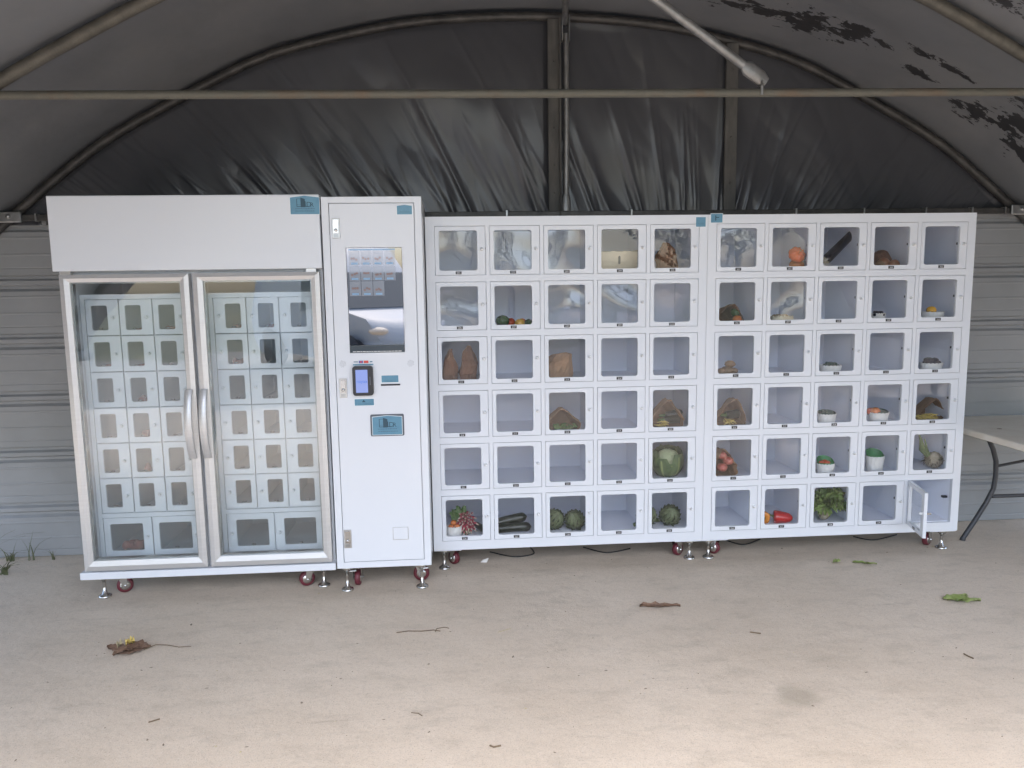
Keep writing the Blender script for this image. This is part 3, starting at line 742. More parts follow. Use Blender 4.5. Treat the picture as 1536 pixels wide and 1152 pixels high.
# ------------------------------------------------------------------ refrigerated cabinet
FX, FY, FW, FD = -1.826, 3.68, 1.212, .68
fr = thing('display_fridge', 'wide white refrigerated cabinet with two glass doors and plain header panel', 'fridge', (FX, FY, 0))
H0, H1, HB = .116, 1.924, 1.586
b = MB(); b.box(0, FW, .0, FD, HB, H1, ch=.003); part(fr, 'header_panel', b, 'cabinet_white')
b = MB(); b.box(0, FW+.001, 0, FD, H0, .151, ch=.002); part(fr, 'base_plinth', b, 'cabinet_white')
b = MB(); b.box(.006, .046, .052, FD-.02, .1515, HB-.0005); b.box(FW-.046, FW-.006, .052, FD-.02, .1515, HB-.0005); b.box(.046, FW-.046, FD-.06, FD-.02, .1515, HB-.0005)
b.box(.046, FW-.046, .052, FD-.06, .1515, .1745); b.box(.046, FW-.046, .052, FD-.06, HB-.022, HB-.0005)
b.box(FW/2-.016, FW/2+.016, .052, .10, .1745, HB-.022)
part(fr, 'body', b, 'fridge_inner')
DT, DB = 1.5705, .158
for side in (0, 1):
    xa, xb = ((.024, .600), (.618, 1.197))[side]; w_, h_ = xb-xa, DT-DB; fwid = .045; bm = .050
    gd = part(fr, 'glass_door', MB(), 'aluminium', (xa, 0, DB))
    f_ = MB(); 
    # mitred profile, slightly domed
    def mitre(o0, o1, i0, i1):
        (ax, az), (bx, bz) = o0, o1; (cx, cz), (dx_, dz_) = i1, i0
        mid0 = ((ax+dx_)/2, (az+dz_)/2); mid1 = ((bx+cx)/2, (bz+cz)/2)
        f_.add([(ax, .004, az), (bx, .004, bz), (mid1[0], -.003, mid1[1]), (mid0[0], -.003, mid0[1])], [(0, 1, 2, 3)])
        f_.add([(mid0[0], -.003, mid0[1]), (mid1[0], -.003, mid1[1]), (cx, .003, cz), (dx_, .003, dz_)], [(0, 1, 2, 3)])
        f_.add([(dx_, .003, dz_), (cx, .003, cz), (cx, .045, cz), (dx_, .045, dz_)], [(0, 1, 2, 3)])
        f_.add([(ax, .045, az), (bx, .045, bz), (bx, .004, bz), (ax, .004, az)], [(0, 1, 2, 3)])
        f_.add([(ax, .045, az), (dx_, .045, dz_), (cx, .045, cz), (bx, .045, bz)], [(0, 1, 2, 3)])
    O = [(0, 0), (w_, 0), (w_, h_), (0, h_)]; I = [(fwid, bm), (w_-fwid+.006, bm), (w_-fwid+.006, h_-.035), (fwid, h_-.035)]
    for k in range(4): mitre(O[k], O[(k+1) % 4], I[k], I[(k+1) % 4])
    gd.data = f_.mesh('glass_door', 'aluminium')
    mb = MB(); mb.box(fwid-.004, w_-fwid+.010, .010, .015, bm-.004, h_-.031); part(gd, 'pane', mb, 'fridge_glass')
    mb = MB(); mb.box(fwid, fwid+.007, .016, .044, bm, h_-.035); mb.box(w_-fwid-.001, w_-fwid+.006, .016, .044, bm, h_-.035)
    mb.box(fwid+.007, w_-fwid-.001, .016, .044, bm, bm+.007); mb.box(fwid+.007, w_-fwid-.001, .016, .044, h_-.042, h_-.035); part(gd, 'spacer', mb, 'zinc')
    mb = MB(); mb.box(.006, w_-.006, .0455, .0515, .004, .020); mb.box(.006, w_-.006, .0455, .0515, h_-.02, h_-.004); mb.box(.006, .022, .0455, .0515, .020, h_-.02); mb.box(w_-.022, w_-.006, .0455, .0515, .020, h_-.02)
    part(gd, 'gasket', mb, 'rubber_gasket')
    hx = (w_-.028) if side == 0 else .022
    hz0, hz1 = .70-DB, 1.03-DB; pts = []
    mb = MB(); n = 18; sec = [(-.0185, .0), (-.016, -.005), (0, -.0075), (.016, -.005), (.0185, 0), (.016, .004), (-.016, .004)]
    for k in range(n+1):
        t = k/n; z = hz0+(hz1-hz0)*t; yb = -.010-.040*math.sin(PI*t)**.8
        for sx_, sy_ in sec: mb.v.append((hx+sx_, yb+sy_, z))
    m_ = len(sec)
    for k in range(n):
        for q in range(m_):
            q2 = (q+1) % m_; mb.f.append((k*m_+q, k*m_+q2, (k+1)*m_+q2, (k+1)*m_+q)); mb.mi.append(0); mb.sm.append(True)
    mb.add(mb.v[:m_], [tuple(reversed(range(m_)))]); mb.add(mb.v[n*m_:(n+1)*m_], [tuple(range(m_))])
    for z in (hz0+.008, hz1-.024): mb.box(hx-.012, hx+.012, -.014, 0.002, z, z+.016)
    part(gd, 'handle', mb, 'aluminium')
mb = MB(); mb.box(.03, .075, .008, .03, HB-.016, HB-.0005); part(fr, 'hinge', mb, 'lock_steel')
mb = MB(); mb.box(FW-.075, FW-.03, .008, .03, HB-.016, HB-.0005); part(fr, 'hinge', mb, 'lock_steel')
# inner locker banks behind the glass
IY = .125; IP, IQ = .1555, .1745; IW, IH = .1495, .1690
in_me = holed_panel(IW, IH, .0235, .0985, .024, .142, .008, .010, 3).mesh('inner_door', 'fridge_inner')
inr_me = holed_panel(IW, IH, .051, .126, .024, .142, .008, .010, 3).mesh('inner_door', 'fridge_inner')
BW, BH = .2285, .1980
inb_me = holed_panel(BW, BH, .028, .186, .030, .168, .008, .010, 3).mesh('inner_door', 'fridge_inner')
inbr_me = holed_panel(BW, BH, .0425, .2005, .030, .168, .008, .010, 3).mesh('inner_door', 'fridge_inner')
pin_me = round_slab(-.041, .041, -.064, .064, .008, .0102, .0122, 2).mesh('pane', 'pane_inner')
pinb_me = round_slab(-.084, .084, -.074, .074, .008, .0102, .0122, 2).mesh('pane', 'pane_inner')
INNER = {}
for side, X0 in ((0, -1.752), (1, -1.157)):
    xo = X0-FX; b = MB(); wid = 3*IP-.002
    z0, z1 = .176, 1.478; y0, y1 = IY+.012, .60
    b.box(xo-.024, xo-.004, IY, y1, z0, z1); b.box(xo+wid, xo+wid+.022, IY, y1, z0, z1); b.box(xo-.004, xo+wid, IY, y1, 1.455, z1); b.box(xo-.004, xo+wid, y1-.006, y1, z0, 1.455)
    for r in range(6): b.box(xo-.004, xo+wid, IY+.013, y1-.006, 1.4535-IQ*(r+1)-.006, 1.4535-IQ*(r+1)+.001)
    b.box(xo-.004, xo+wid, IY+.001, IY+.013, .3835, .4045); b.box(xo-.004, xo+wid, IY+.001, y1-.006, z0, .1825)
    b.box(xo-.004, xo+wid, IY+.013, y1-.006, .3835, .392)
    for c_ in (1, 2): b.box(xo+IP*c_-.005, xo+IP*c_-.001, IY+.0125, y1-.006, .4050, 1.4535)
    b.box(xo+wid/2-.003, xo+wid/2+.003, IY+.0125, y1-.006, .1825, .3835)
    part(fr, 'locker_bank', b, 'fridge_inner')
    num = 101+20*side
    for r in range(6):
        for c_ in range(3):
            x, z = xo+IP*c_, 1.4530-IQ*r-IH
            d = link('inner_door', in_me if side == 0 else inr_me, fr, (x, IY, z)); wc = .061 if side == 0 else .0885
            link('pane', pin_me, d, (wc, 0, .083)); link('knob', knob_me, d, (.125 if side == 0 else .0225, 0, .084))
            link('number_plate', plate_mb(str(num), .018, .0075).mesh('number_plate', ['plate_black', 'plate_digit']), d, (wc, .0098, .030))
            INNER[num] = (FX+x+wc, FY+IY, 1.4530-IQ*(r+1)+.0015); num += 1
    for c_ in range(2):
        x, z = xo+c_*(BW+.0065), .1835
        d = link('inner_door', inb_me if side == 0 else inbr_me, fr, (x, IY, z)); wc = .107 if side == 0 else .1215
        link('pane', pinb_me, d, (wc, 0, .099)); link('knob', knob_me, d, (.207 if side == 0 else .0215, 0, .099))
        link('number_plate', plate_mb(str(num), .018, .0075).mesh('number_plate', ['plate_black', 'plate_digit']), d, (wc, .0098, .036))
        INNER[num] = (FX+x+wc, FY+IY, .184); num += 1
sticker(fr, -.745-FX, -.613-FX, 1.834, 1.918, -.0001, peak=.008)
fm_ = foot_mb(H0).mesh('levelling_foot', 'chrome')
for fx, fy in ((.075, .075), (1.135, .10), (.075, FD-.08), (FW-.075, FD-.08)): link('levelling_foot', fm_, fr, (fx, fy, 0))
for fx, fy, an in ((.135, .12, .45), (1.065, .12, 3.55), (.135, FD-.15, .3), (FW-.135, FD-.15, 2.6)): caster_parts(fr, fx, fy, H0, an, .038)
#@@ITEMS
# ------------------------------------------------------------------ produce in the compartments
def floor_z(r): return dz0(r)+.0015
def at(px, py, depth): return onY(px, py, LY+depth).x
def width(p0, p1, py, depth): return at(p1, py, depth)-at(p0, py, depth)
ORD = ['top', 'second', 'third', 'fourth', 'fifth', 'bottom']
def crumple(mb, amt, sc, seed):
    for i, p in enumerate(mb.v):
        q = Vector(p)*sc; mb.v[i] = (p[0]+amt*noise.noise(q+Vector((seed, 0, 0))), p[1]+amt*noise.noise(q+Vector((0, seed, 3))), max(0, p[2]+amt*.8*noise.noise(q+Vector((3, 1, seed)))) if p[2] > .0005 else p[2])
def bag_closed(w_, d_, h_, seed, twist=True):
    """standing paper bag, top gathered"""
    mb = MB(); n = 24; prof = [(0, .0), (.80, .0), (1.0, .03), (1.08, .22), (1.06, .45), (.92, .62), (.66, .78), (.46, .87), (.32, .93), (.24, .97), (.20, 1.0)] if twist else \
        [(0, 0), (.85, 0), (1, .03), (1.06, .25), (1.04, .5), (.98, .72), (.80, .90), (.45, 1.0), (0, 1.03)]
    rnd = random.Random(seed); ph = rnd.uniform(0, 6)
    for s_, t in prof:
        for k in range(n):
            a = 2*PI*k/n; sq = 1/max(abs(math.cos(a)), abs(math.sin(a)))**.55
            pl = 1+.09*math.sin(a*7+ph)*t
            mb.v.append((w_/2*s_*math.cos(a)*sq*pl*.87, d_/2*s_*math.sin(a)*sq*pl*.87, h_*t))
    for i in range(len(prof)-1):
        for k in range(n):
            k2 = (k+1) % n; mb.f.append((i*n+k, i*n+k2, (i+1)*n+k2, (i+1)*n+k)); mb.mi.append(0); mb.sm.append(False)
    crumple(mb, .020, 13, seed); crumple(mb, .010, 34, seed+3); return mb
def bag_open(w_, h_, ln, seed, peak=.5, lean=0.0):
    """paper bag lying with its mouth towards the front; triangular gable-like mouth"""
    mb = MB(); nsec, m_ = 9, 20
    ring = []
    ctr = [(-.5, 0), (.5, 0), (.52, .35), (peak-.5+.06, 1.0), (peak-.5-.06, 1.0), (-.52, .35)]
    def pt(u):
        u = u*len(ctr); i = int(u) % len(ctr); t = u-int(u); a, b_ = ctr[i], ctr[(i+1) % len(ctr)]
        return (a[0]+(b_[0]-a[0])*t, a[1]+(b_[1]-a[1])*t)
    for layer, off in ((0, 1.0), (1, .955)):
        for s_ in range(nsec):
            t = s_/(nsec-1); sc = (1-.12*t) if t < .8 else (1-.12*t)*(1-(t-.8)*1.2)
            for k in range(m_):
                x, z = pt(k/m_); zz = z*h_*sc*(off if z > .02 else 1)+(0 if layer == 0 else .002)
                mb.v.append((x*w_*sc*off+lean*t*w_, ln*t+.012*noise.noise((k*.7, seed, 1))*(1 if s_ == 0 else 0), max(.0006 if layer == 0 else .0026, zz)))
    N_ = nsec*m_
    for layer in (0, 1):
        for s_ in range(nsec-1):
            for k in range(m_):
                k2 = (k+1) % m_; q = (s_*m_+k, s_*m_+k2, (s_+1)*m_+k2, (s_+1)*m_+k)
                q = tuple(i+layer*N_ for i in q); mb.f.append(q if layer else tuple(reversed(q))); mb.mi.append(0); mb.sm.append(False)
    for k in range(m_):
        k2 = (k+1) % m_; mb.f.append((k, N_+k, N_+k2, k2)); mb.mi.append(0); mb.sm.append(False)
    e = (nsec-1)*m_; mb.f.append(tuple(e+k for k in range(m_))); mb.mi.append(0); mb.sm.append(False)
    crumple(mb, .009, 15, seed); crumple(mb, .007, 38, seed+3); return mb
def punnet(rt, rb, h_, elong=1.25, scal=18):
    mb = MB(); seg = 54
    def fn(a, z): return 1
    vs = []; prof = [(0, 0), (rb, 0), (rb*1.03, .002), (rt, h_), (rt-.0022, h_), (rb-.0012, .004), (0, .004)]
    for r, z in prof:
        for k in range(seg):
            a = 2*PI*k/seg; zz = z
            if z > h_*.9: zz = z-.0035*(1-abs(math.sin(a*scal/2)))
            mb.v.append((r*math.cos(a)*elong, r*math.sin(a), zz))
    for i in range(len(prof)-1):
        for k in range(seg):
            k2 = (k+1) % seg; mb.f.append((i*seg+k, i*seg+k2, (i+1)*seg+k2, (i+1)*seg+k)); mb.mi.append(0); mb.sm.append(True)
    return mb
def liner(rt, rb, h_, back, elong=1.25):
    mb = MB(); seg = 40; vs = []
    prof = [(rb-.0008, .0052), (rt-.0052, h_-.006), (rt-.003, h_+.004)]
    for r, z in prof:
        for k in range(seg):
            a = 2*PI*k/seg; zz = z+(back*max(0, math.sin(a))**.7 if z > h_ else 0)
            mb.v.append((r*math.cos(a)*elong*.985, r*math.sin(a)*(1+(.10 if z > h_ and math.sin(a) > 0 else 0)), zz))
    for i in range(2):
        for k in range(seg):
            k2 = (k+1) % seg; mb.f.append((i*seg+k, i*seg+k2, (i+1)*seg+k2, (i+1)*seg+k)); mb.mi.append(0); mb.sm.append(True)
    mb.f.append(tuple(range(seg))); mb.mi.append(0); mb.sm.append(False)
    return mb
def tomato_mb(r, lobes=7, depth=.10, flat=.78):
    mb = MB(); mb.ball((0, 0, r*flat), (r, r, r*flat), 28, 14, 0, lambda d, a, th: 1-depth*abs(math.sin(a*lobes/2))**2*(.3+.7*abs(d.z))-.12*max(0, abs(d.z)-.8)*3)
    z = r*flat*1.72
    for k in range(5):
        a = k*2*PI/5; mb.add([(0, 0, z+.002), (r*.16*math.cos(a+.5), r*.16*math.sin(a+.5), z+.003), (r*.42*math.cos(a), r*.42*math.sin(a), z+.004), (r*.16*math.cos(a-.5), r*.16*math.sin(a-.5), z+.003)], [(0, 3, 2, 1)], 1)
    mb.tube([(0, 0, z-.004), (.002, 0, z+r*.22)], r*.07, 6, 1); return mb
def pepper_mb(ln, r, seed=0):
    """bell pepper lying along +x, stalk end at -x"""
    mb = MB(); seg, n = 30, 14; rr = [.28, .72, .95, 1.0, .98, .94, .90, .86, .82, .76, .68, .56, .40, .22, .05]
    xx = [.03, .0, .04, .12, .22, .32, .42, .52, .62, .72, .80, .87, .93, .965, .95]
    for i in range(15):
        for k in range(seg):
            a = 2*PI*k/seg; q = rr[i]*r*(1-.16*abs(math.cos(a*1.5+.4+seed))**5*(.6+.4*xx[i])); mb.v.append((xx[i]*ln, q*math.cos(a), r*.97+q*math.sin(a)-.12*r*xx[i]))
    for i in range(14):
        for k in range(seg):
            k2 = (k+1) % seg; mb.f.append((i*seg+k, i*seg+k2, (i+1)*seg+k2, (i+1)*seg+k)); mb.mi.append(0); mb.sm.append(True)
    mb.tube([(.03*ln, 0, r), (-.10*ln, .004, r*1.12), (-.2*ln, .012, r*1.25)], [r*.2, r*.12, r*.15], 8, 1); return mb
def squash_mb(ln, r, bend=0.0, taper=.75, stalk=True, seg=18):
    """zucchini or aubergine along +x"""
    mb = MB(); n = 16; path = []; rad = []
    for i in range(n+1):
        t = i/n; path.append((ln*t, bend*math.sin(PI*t), r+bend*.0)); e = min(1, t/.07)**.5*min(1, (1-t)/.10)**.5
        rad.append(max(.0015, r*(taper+(1-taper)*t)*e))
    mb.tube(path, rad, seg, 0)
    if stalk: mb.tube([(.01, 0, r), (-.012, 0, r), (-.030, .003, r+.002)], [r*.55*taper, r*.34, r*.30], 8, 1)
    return mb
def artichoke_mb(r, seed=1):
    """globe artichoke resting on its side-base, tip up and a little forward"""
    mb = MB(); rnd = random.Random(seed); mb.ball((0, 0, r*.95), (r*.78, r*.78, r*.84), 14, 9, 1)
    rows = 8
    for i in range(rows):
        t = i/(rows-1); th = -1.05+2.35*t; n = max(4, int(13*math.cos(th*.82))); 
        for k in range(n):
            a = 2*PI*(k+.5*(i % 2))/n+rnd.uniform(-.06, .06); R2 = r*.86; ln = r*(.62-.12*t); wd = r*(.40-.10*t)
            for q in range(1):
                base = Vector((R2*math.cos(th)*math.cos(a), R2*math.cos(th)*math.sin(a), r*.95+R2*math.sin(th)))
                nrm = (base-Vector((0, 0, r*.95))).normalized(); up = (Vector((0, 0, 1))-nrm*nrm.z).normalized(); sd_ = nrm.cross(up)
                flare = .13+.06*rnd.random()
                pts = [base-sd_*wd*.42-up*ln*.25, base+nrm*r*.05-up*ln*.3, base+sd_*wd*.42-up*ln*.25,
                       base+sd_*wd*.55+up*ln*.25+nrm*r*.03, base+nrm*r*(.10)+up*ln*.25, base-sd_*wd*.55+up*ln*.25+nrm*r*.03,
                       base+up*ln*.78+nrm*r*flare-nrm*r*.02]
                mb.add(pts, [(0, 1, 4, 5), (1, 2, 3, 4), (5, 4, 6), (4, 3, 6)], 0, False)
    mn = min(v[2] for v in mb.v); mb.v = [(v[0], v[1], v[2]-mn) for v in mb.v]; return mb
def leaf_mb(ln, wd, curl, ruff, seed, rib=True, nu=9, nv=7):
    """leaf growing along +z from the origin, face towards -y, cupped"""
    mb = MB(); rnd = random.Random(seed); ph = rnd.uniform(0, 6)
    for i in range(nu+1):
        t = i/nu; wv = wd*(math.sin(PI*(.10+.80*t))**.75)*(.35+.65*min(1, t*2.2))
        for j in range(nv+1):
            s_ = -1+2*j/nv; y = curl*ln*(t*t)-.35*wd*(1-s_*s_)*.5+ruff*wd*math.sin(9*t+ph+s_*5)*abs(s_)**2
            z = ln*t*(1-.25*curl*t)-.06*ln*s_*s_*t; x = wv*.5*s_*(1+.25*ruff*math.sin(13*t+ph*2)*abs(s_))
            mb.v.append((x, y, z))
    for i in range(nu):
        for j in range(nv):
            a = i*(nv+1)+j; mb.f.append((a, a+1, a+nv+2, a+nv+1)); mb.mi.append(1 if rib and j == nv//2 and i < nu-2 else 0); mb.sm.append(True)
    return mb
def wrap_leaf(R, hw, top, flare, seed, nu=12, nv=9):
    """leaf hugging a ball of radius R that stands on z=0, centred on -y"""
    mb = MB(); rnd = random.Random(seed); ph = rnd.uniform(0, 6)
    for i in range(nu+1):
        t = i/nu; th = -1.25+(top+1.25)*t; wv = hw*(math.sin(PI*(.14+.72*t))**.8)
        for j in range(nv+1):
            s_ = -1+2*j/nv; a = wv*s_/max(.45, math.cos(th*.85)); rr = R*(1.02+.05*abs(s_)**2+.03*math.sin(11*t+ph+s_*4)*abs(s_)+flare*max(0, t-.7)**1.5*3+.035*(1-abs(s_))**6)
            mb.v.append((rr*math.cos(th)*math.sin(a), -rr*math.cos(th)*math.cos(a), max(.001, R*.97+rr*math.sin(th))))
    for i in range(nu):
        for j in range(nv):
            a = i*(nv+1)+j; mb.f.append((a, a+1, a+nv+2, a+nv+1)); mb.mi.append(1 if j == nv//2 and i < nu-1 else 0); mb.sm.append(True)
    return mb
def frill_leaf(ln, wd, seed, nu=8, nv=14):
    mb = MB(); rnd = random.Random(seed); ph = rnd.uniform(0, 6)
    for i in range(nu+1):
        t = i/nu; wv = wd*(.18+.82*t**.7)
        for j in range(nv+1):
            s_ = -1+2*j/nv; e = max(t**2, abs(s_)**3*t)
            mb.v.append((wv*.5*s_, .30*ln*t*t-.10*wd*(1-s_*s_)+.16*wd*e*math.sin(s_*11+ph)+.06*wd*e*math.sin(s_*23+ph*2+t*6), ln*t*(1-.10*s_*s_)-.10*ln*t*t+.05*ln*e*math.sin(s_*17+ph)))
    for i in range(nu):
        for j in range(nv):
            a = i*(nv+1)+j; mb.f.append((a, a+1, a+nv+2, a+nv+1)); mb.mi.append(0); mb.sm.append(True)
    return mb
def place(name, mb, mats, lk, col, row, px, py, depth, label, cat, rot=(0, 0, 0), dz=0.0, group=None, kind=None):
    return single(name, mb, mats, label, cat, (at(px, py, depth), LY+depth, floor_z(row)+dz), rot, group, kind)
PB, PD = ['paper_bag', 'paper_bag'], ['paper_bag_dark', 'paper_bag_dark']
# --- cabinet 201-230
mb = MB(); W_ = .206
for x0_, x1_, y0_, y1_ in ((-W_/2, W_/2, 0, .003), (-W_/2, W_/2, .137, .14), (-W_/2, -W_/2+.003, .003, .137), (W_/2-.003, W_/2, .003, .137)): mb.box(x0_, x1_, y0_, y1_, .003, .118 if y0_ else .108)
mb.box(-W_/2, W_/2, 0, .14, 0, .003); mb.box(-.042, -.022, 0, .003, .108, .114); mb.box(.022, .042, 0, .003, .108, .114)
bx = thing('carton', 'cream cardboard carton with a slot, behind the pane of locker 204', 'carton', (at(929, 390, .10), LY+.10, floor_z(0)))
part(bx, 'sides', mb, 'card_cream'); part(bx, 'hand_hole', round_slab(-.006, .006, .045, .088, .0055, -.0012, 0), 'plate_black')
place('paper_bag', bag_closed(.125, .10, .150, 3), PD, 0, 4, 0, 1000, 385, .13, 'dark brown gathered paper bag behind the pane of locker 205', 'paper bag')
for nm, r_, mt, px, dep, lab, lo in (('cabbage', .037, 'pepper_green', 755, .11, 'dark green round pepper at left inside locker 207', 5), ('tomato', .027, 'tomato_red', 767, .15, 'red tomato between green and yellow ones inside locker 207', 6), ('tomato', .026, 'pepper_yellow', 780, .085, 'yellow tomato at right of the heap inside locker 207', 6), ('tomato', .026, 'tomato_orange', 785, .16, 'brownish orange tomato at the back of locker 207', 6), ('pepper', .024, 'pepper_green', 794, .12, 'small dark green pepper at right end inside locker 207', 4)):
    place(nm, tomato_mb(r_, lo, .1, .86), [mt, 'stalk'], 0, 1, 1, px, 478, dep, lab, 'vegetable', (random.uniform(-.4, .4), random.uniform(-.4, .4), random.uniform(0, 6)), dz=.004)
place('paper_bag', bag_closed(.074, .09, .165, 5), PD, 0, 0, 2, 675, 545, .10, 'reddish brown paper bag at left inside locker 211', 'paper bag')
place('paper_bag', bag_closed(.090, .10, .185, 8), PD, 0, 0, 2, 702, 545, .12, 'taller reddish brown paper bag at right inside locker 211', 'paper bag')
place('paper_bag', bag_closed(.145, .12, .135, 11, False), PB, 0, 2, 2, 838, 550, .13, 'tan rounded paper bag folded shut inside locker 213', 'paper bag')
place('paper_bag', bag_open(.175, .115, .20, 14, .45), PB, 0, 2, 3, 846, 630, .10, 'tan paper bag with green leaves at its mouth inside locker 218', 'paper bag')
def leafy(n, ln, wd, seed, spread, mats, root, nm='leaf', up=.5, ruff=.3, curl=.5):
    rnd = random.Random(seed)
    for k in range(n):
        a = rnd.uniform(0, 2*PI); tilt = rnd.uniform(.1, 1)*spread
        part(root, nm, leaf_mb(ln*rnd.uniform(.8, 1.15), wd*rnd.uniform(.8, 1.2), curl, ruff, seed*50+k), mats, (rnd.uniform(-.01, .01), rnd.uniform(-.01, .01), rnd.uniform(0, .008)), (tilt*math.cos(a), tilt*math.sin(a), a))
h_ = thing('herb_bunch', 'green leaves poking out of the paper bag inside locker 218', 'herbs', (at(853, 640, .085), LY+.085, floor_z(3)+.004))
rnd = random.Random(5)
for k in range(16):
    part(h_, 'leaf', leaf_mb(.045, .028, .5, .4, k+900, False, 5, 4), 'herb', (rnd.uniform(-.055, .045), rnd.uniform(-.02, .02), rnd.uniform(0, .012)), (rnd.uniform(-1.2, -.5), rnd.uniform(-.6, .6), rnd.uniform(-1, 1)))
place('paper_bag', bag_open(.175, .155, .16, 17, .55), PB, 0, 4, 3, 1002, 620, .075, 'open paper bag with a pointed mouth inside locker 220', 'paper bag')
place('squash', squash_mb(.11, .026), ['zucchini', 'stalk'], 0, 4, 3, 995, 630, .13, 'dark green courgette inside the open bag of locker 220', 'courgette', (0, 0, .2), dz=.010)
place('squash', squash_mb(.10, .024), ['zucchini', 'stalk'], 0, 4, 3, 998, 630, .17, 'second dark courgette stacked behind in the bag of locker 220', 'courgette', (0, -.15, -.1), dz=.03)
def beans(n, sx, sy, sz, seed, mt):
    mb = MB(); rnd = random.Random(seed)
    for k in range(n):
        c_ = Vector((rnd.uniform(-sx, sx), rnd.uniform(-sy, sy), .004+rnd.uniform(0, sz))); a = rnd.uniform(0, PI); L = rnd.uniform(.018, .03)
        d = Vector((math.cos(a), math.sin(a), rnd.uniform(-.3, .5)))*L; q = c_+Vector((0, 0, .006)); mb.tube([c_-d, q, c_+d], [.002, .0045, .0015], 6)
    return mb
place('squash_flowers', beans(10, .022, .012, .03, 4, 0), 'bean_yellow', 0, 4, 3, 992, 634, .085, 'yellow flowers at the mouth of the bag in locker 220', 'flowers', kind='stuff')
# green cauliflower
cf = thing('cauliflower', 'big pale green cauliflower wrapped in leaves inside locker 225', 'cauliflower', (at(1001, 695, .13), LY+.13, floor_z(4)))
mb = MB(); mb.ball((0, 0, .078), (.068, .068, .074), 24, 14, 0, lambda d, a, th: 1+.07*noise.noise(d*7)+.04*noise.noise(d*16)); part(cf, 'curd', mb, 'curd')
for k, (az, R, hw, tp, fl) in enumerate(((-.62, .083, .60, .35, .45), (.55, .081, .62, .60, .30), (.0, .077, .40, .15, .3), (1.3, .086, .6, .8, .3), (-1.35, .087, .6, .7, .35), (2.2, .084, .6, .9, .3), (3.1, .086, .6, .9, .2), (-2.2, .084, .6, .9, .2))):
    part(cf, 'leaf', wrap_leaf(R, hw, tp, fl, k+40), ['cabbage_leaf', 'leaf_rib'], (0, 0, 0), (0, 0, az))
# locker 226
def punnet_thing(px, py, depth, row, rt, rb, hh, label, el=1.2):
    return place('punnet', punnet(rt, rb, hh, el), 'pulp_white', 0, 0, row, px, py, depth, label, 'punnet')
punnet_thing(681, 795, .075, 5, .036, .031, .058, 'white punnet of orange tomatoes inside locker 226')
for k, (ox, oy, oz) in enumerate(((-.018, -.010, .040), (.014, -.012, .041), (-.002, .014, .040), (.0, -.006, .060))):
    place('tomato', tomato_mb(.0165, 5, .05, .85), ['tomato_orange', 'stalk'], 0, 0, 5, 681, 795, .075+oy, ['small orange tomato at left front of punnet in locker 226', 'small orange tomato at right front of punnet in locker 226', 'small orange tomato at back of punnet in locker 226', 'small orange tomato topping the punnet in locker 226'][k], 'tomato', dz=oz, rot=(.3, .2, k)).location.x += ox
rb_ = thing('radish_bunch', 'bunch of red and white radishes with green leaves inside locker 226', 'radishes', (at(700, 790, .10), LY+.10, floor_z(5)))
rnd = random.Random(12); cen = Vector((0, .02, .075))
rm = MB(); rm.tube([(0, -.028, 0), (0, -.018, 0), (0, .004, 0), (0, .02, 0)], [.0012, .0042, .0078, .005], 8, 0); rm.tube([(0, -.040, 0), (0, -.028, 0), (0, -.017, 0)], [.0008, .0026, .0046], 8, 1)
radme = rm.mesh('radish', ['radish', 'radish_tip'])
for k in range(40):
    x = .048*math.sqrt((k+.5)/40)*math.cos(k*2.4); z = .062*math.sqrt((k+.5)/40)*math.sin(k*2.4)
    link('radish', radme, rb_, (x, -.012+rnd.uniform(-.006, .006), .070+z), (-z*7+rnd.uniform(-.15, .15), 0, x*9+rnd.uniform(-.2, .2)))
for k in range(14): part(rb_, 'leaf', leaf_mb(.085, .035, .3, .3, 300+k), ['herb', 'stalk'], (rnd.uniform(-.05, .0), .025+rnd.uniform(0, .02), .02+rnd.uniform(0, .05)), (rnd.uniform(-.5, .2), rnd.uniform(-.9, .5), rnd.uniform(-.8, .8)))
mb = MB(); mb.tube([(-.01, .03, .005), (0, .0, .006), (.005, -.02, .03)], .02, 8); part(rb_, 'stems', mb, 'stalk')
place('squash', squash_mb(.15, .021), ['zucchini', 'stalk'], 0, 0, 5, 713, 790, .20, 'dark courgette lying at right inside locker 226', 'courgette', (0, 0, -1.15))
# locker 227: two courgettes
place('squash', squash_mb(.205, .026, .006, .92), ['zucchini', 'stalk'], 0, 1, 5, 741, 790, .085, 'dark courgette lying in front inside locker 227', 'courgette', (0, 0, .10))
place('squash', squash_mb(.20, .026, .006, .92), ['zucchini', 'stalk'], 0, 1, 5, 738, 785, .135, 'dark courgette leaning up behind the front one in locker 227', 'courgette', (0, -.17, .06), dz=.012)
for px, py, dep, r_, row, lab, rt in ((833, 780, .13, .058, 5, 'green artichoke at left inside locker 228', .3), (861, 780, .105, .057, 5, 'green artichoke at right inside locker 228', -.2), (972, 775, .13, .058, 5, 'green artichoke half hidden at left inside locker 230', .4), (1006, 772, .12, .060, 5, 'large green artichoke at the centre of locker 230', .1)):
    o = thing('artichoke', lab, 'artichoke', (at(px, py, dep), LY+dep, floor_z(row)), (0, 0, rt*3))
    part(o, 'bracts', artichoke_mb(r_, int(px)), ['artichoke', 'artichoke_core'], rot=(R_(38), 0, 0), loc=(0, .04, .012)); mb = MB(); mb.tube([(-.04, .05, .02), (-.055, .07, .014)], .011, 8); part(o, 'stem', mb, 'stalk')
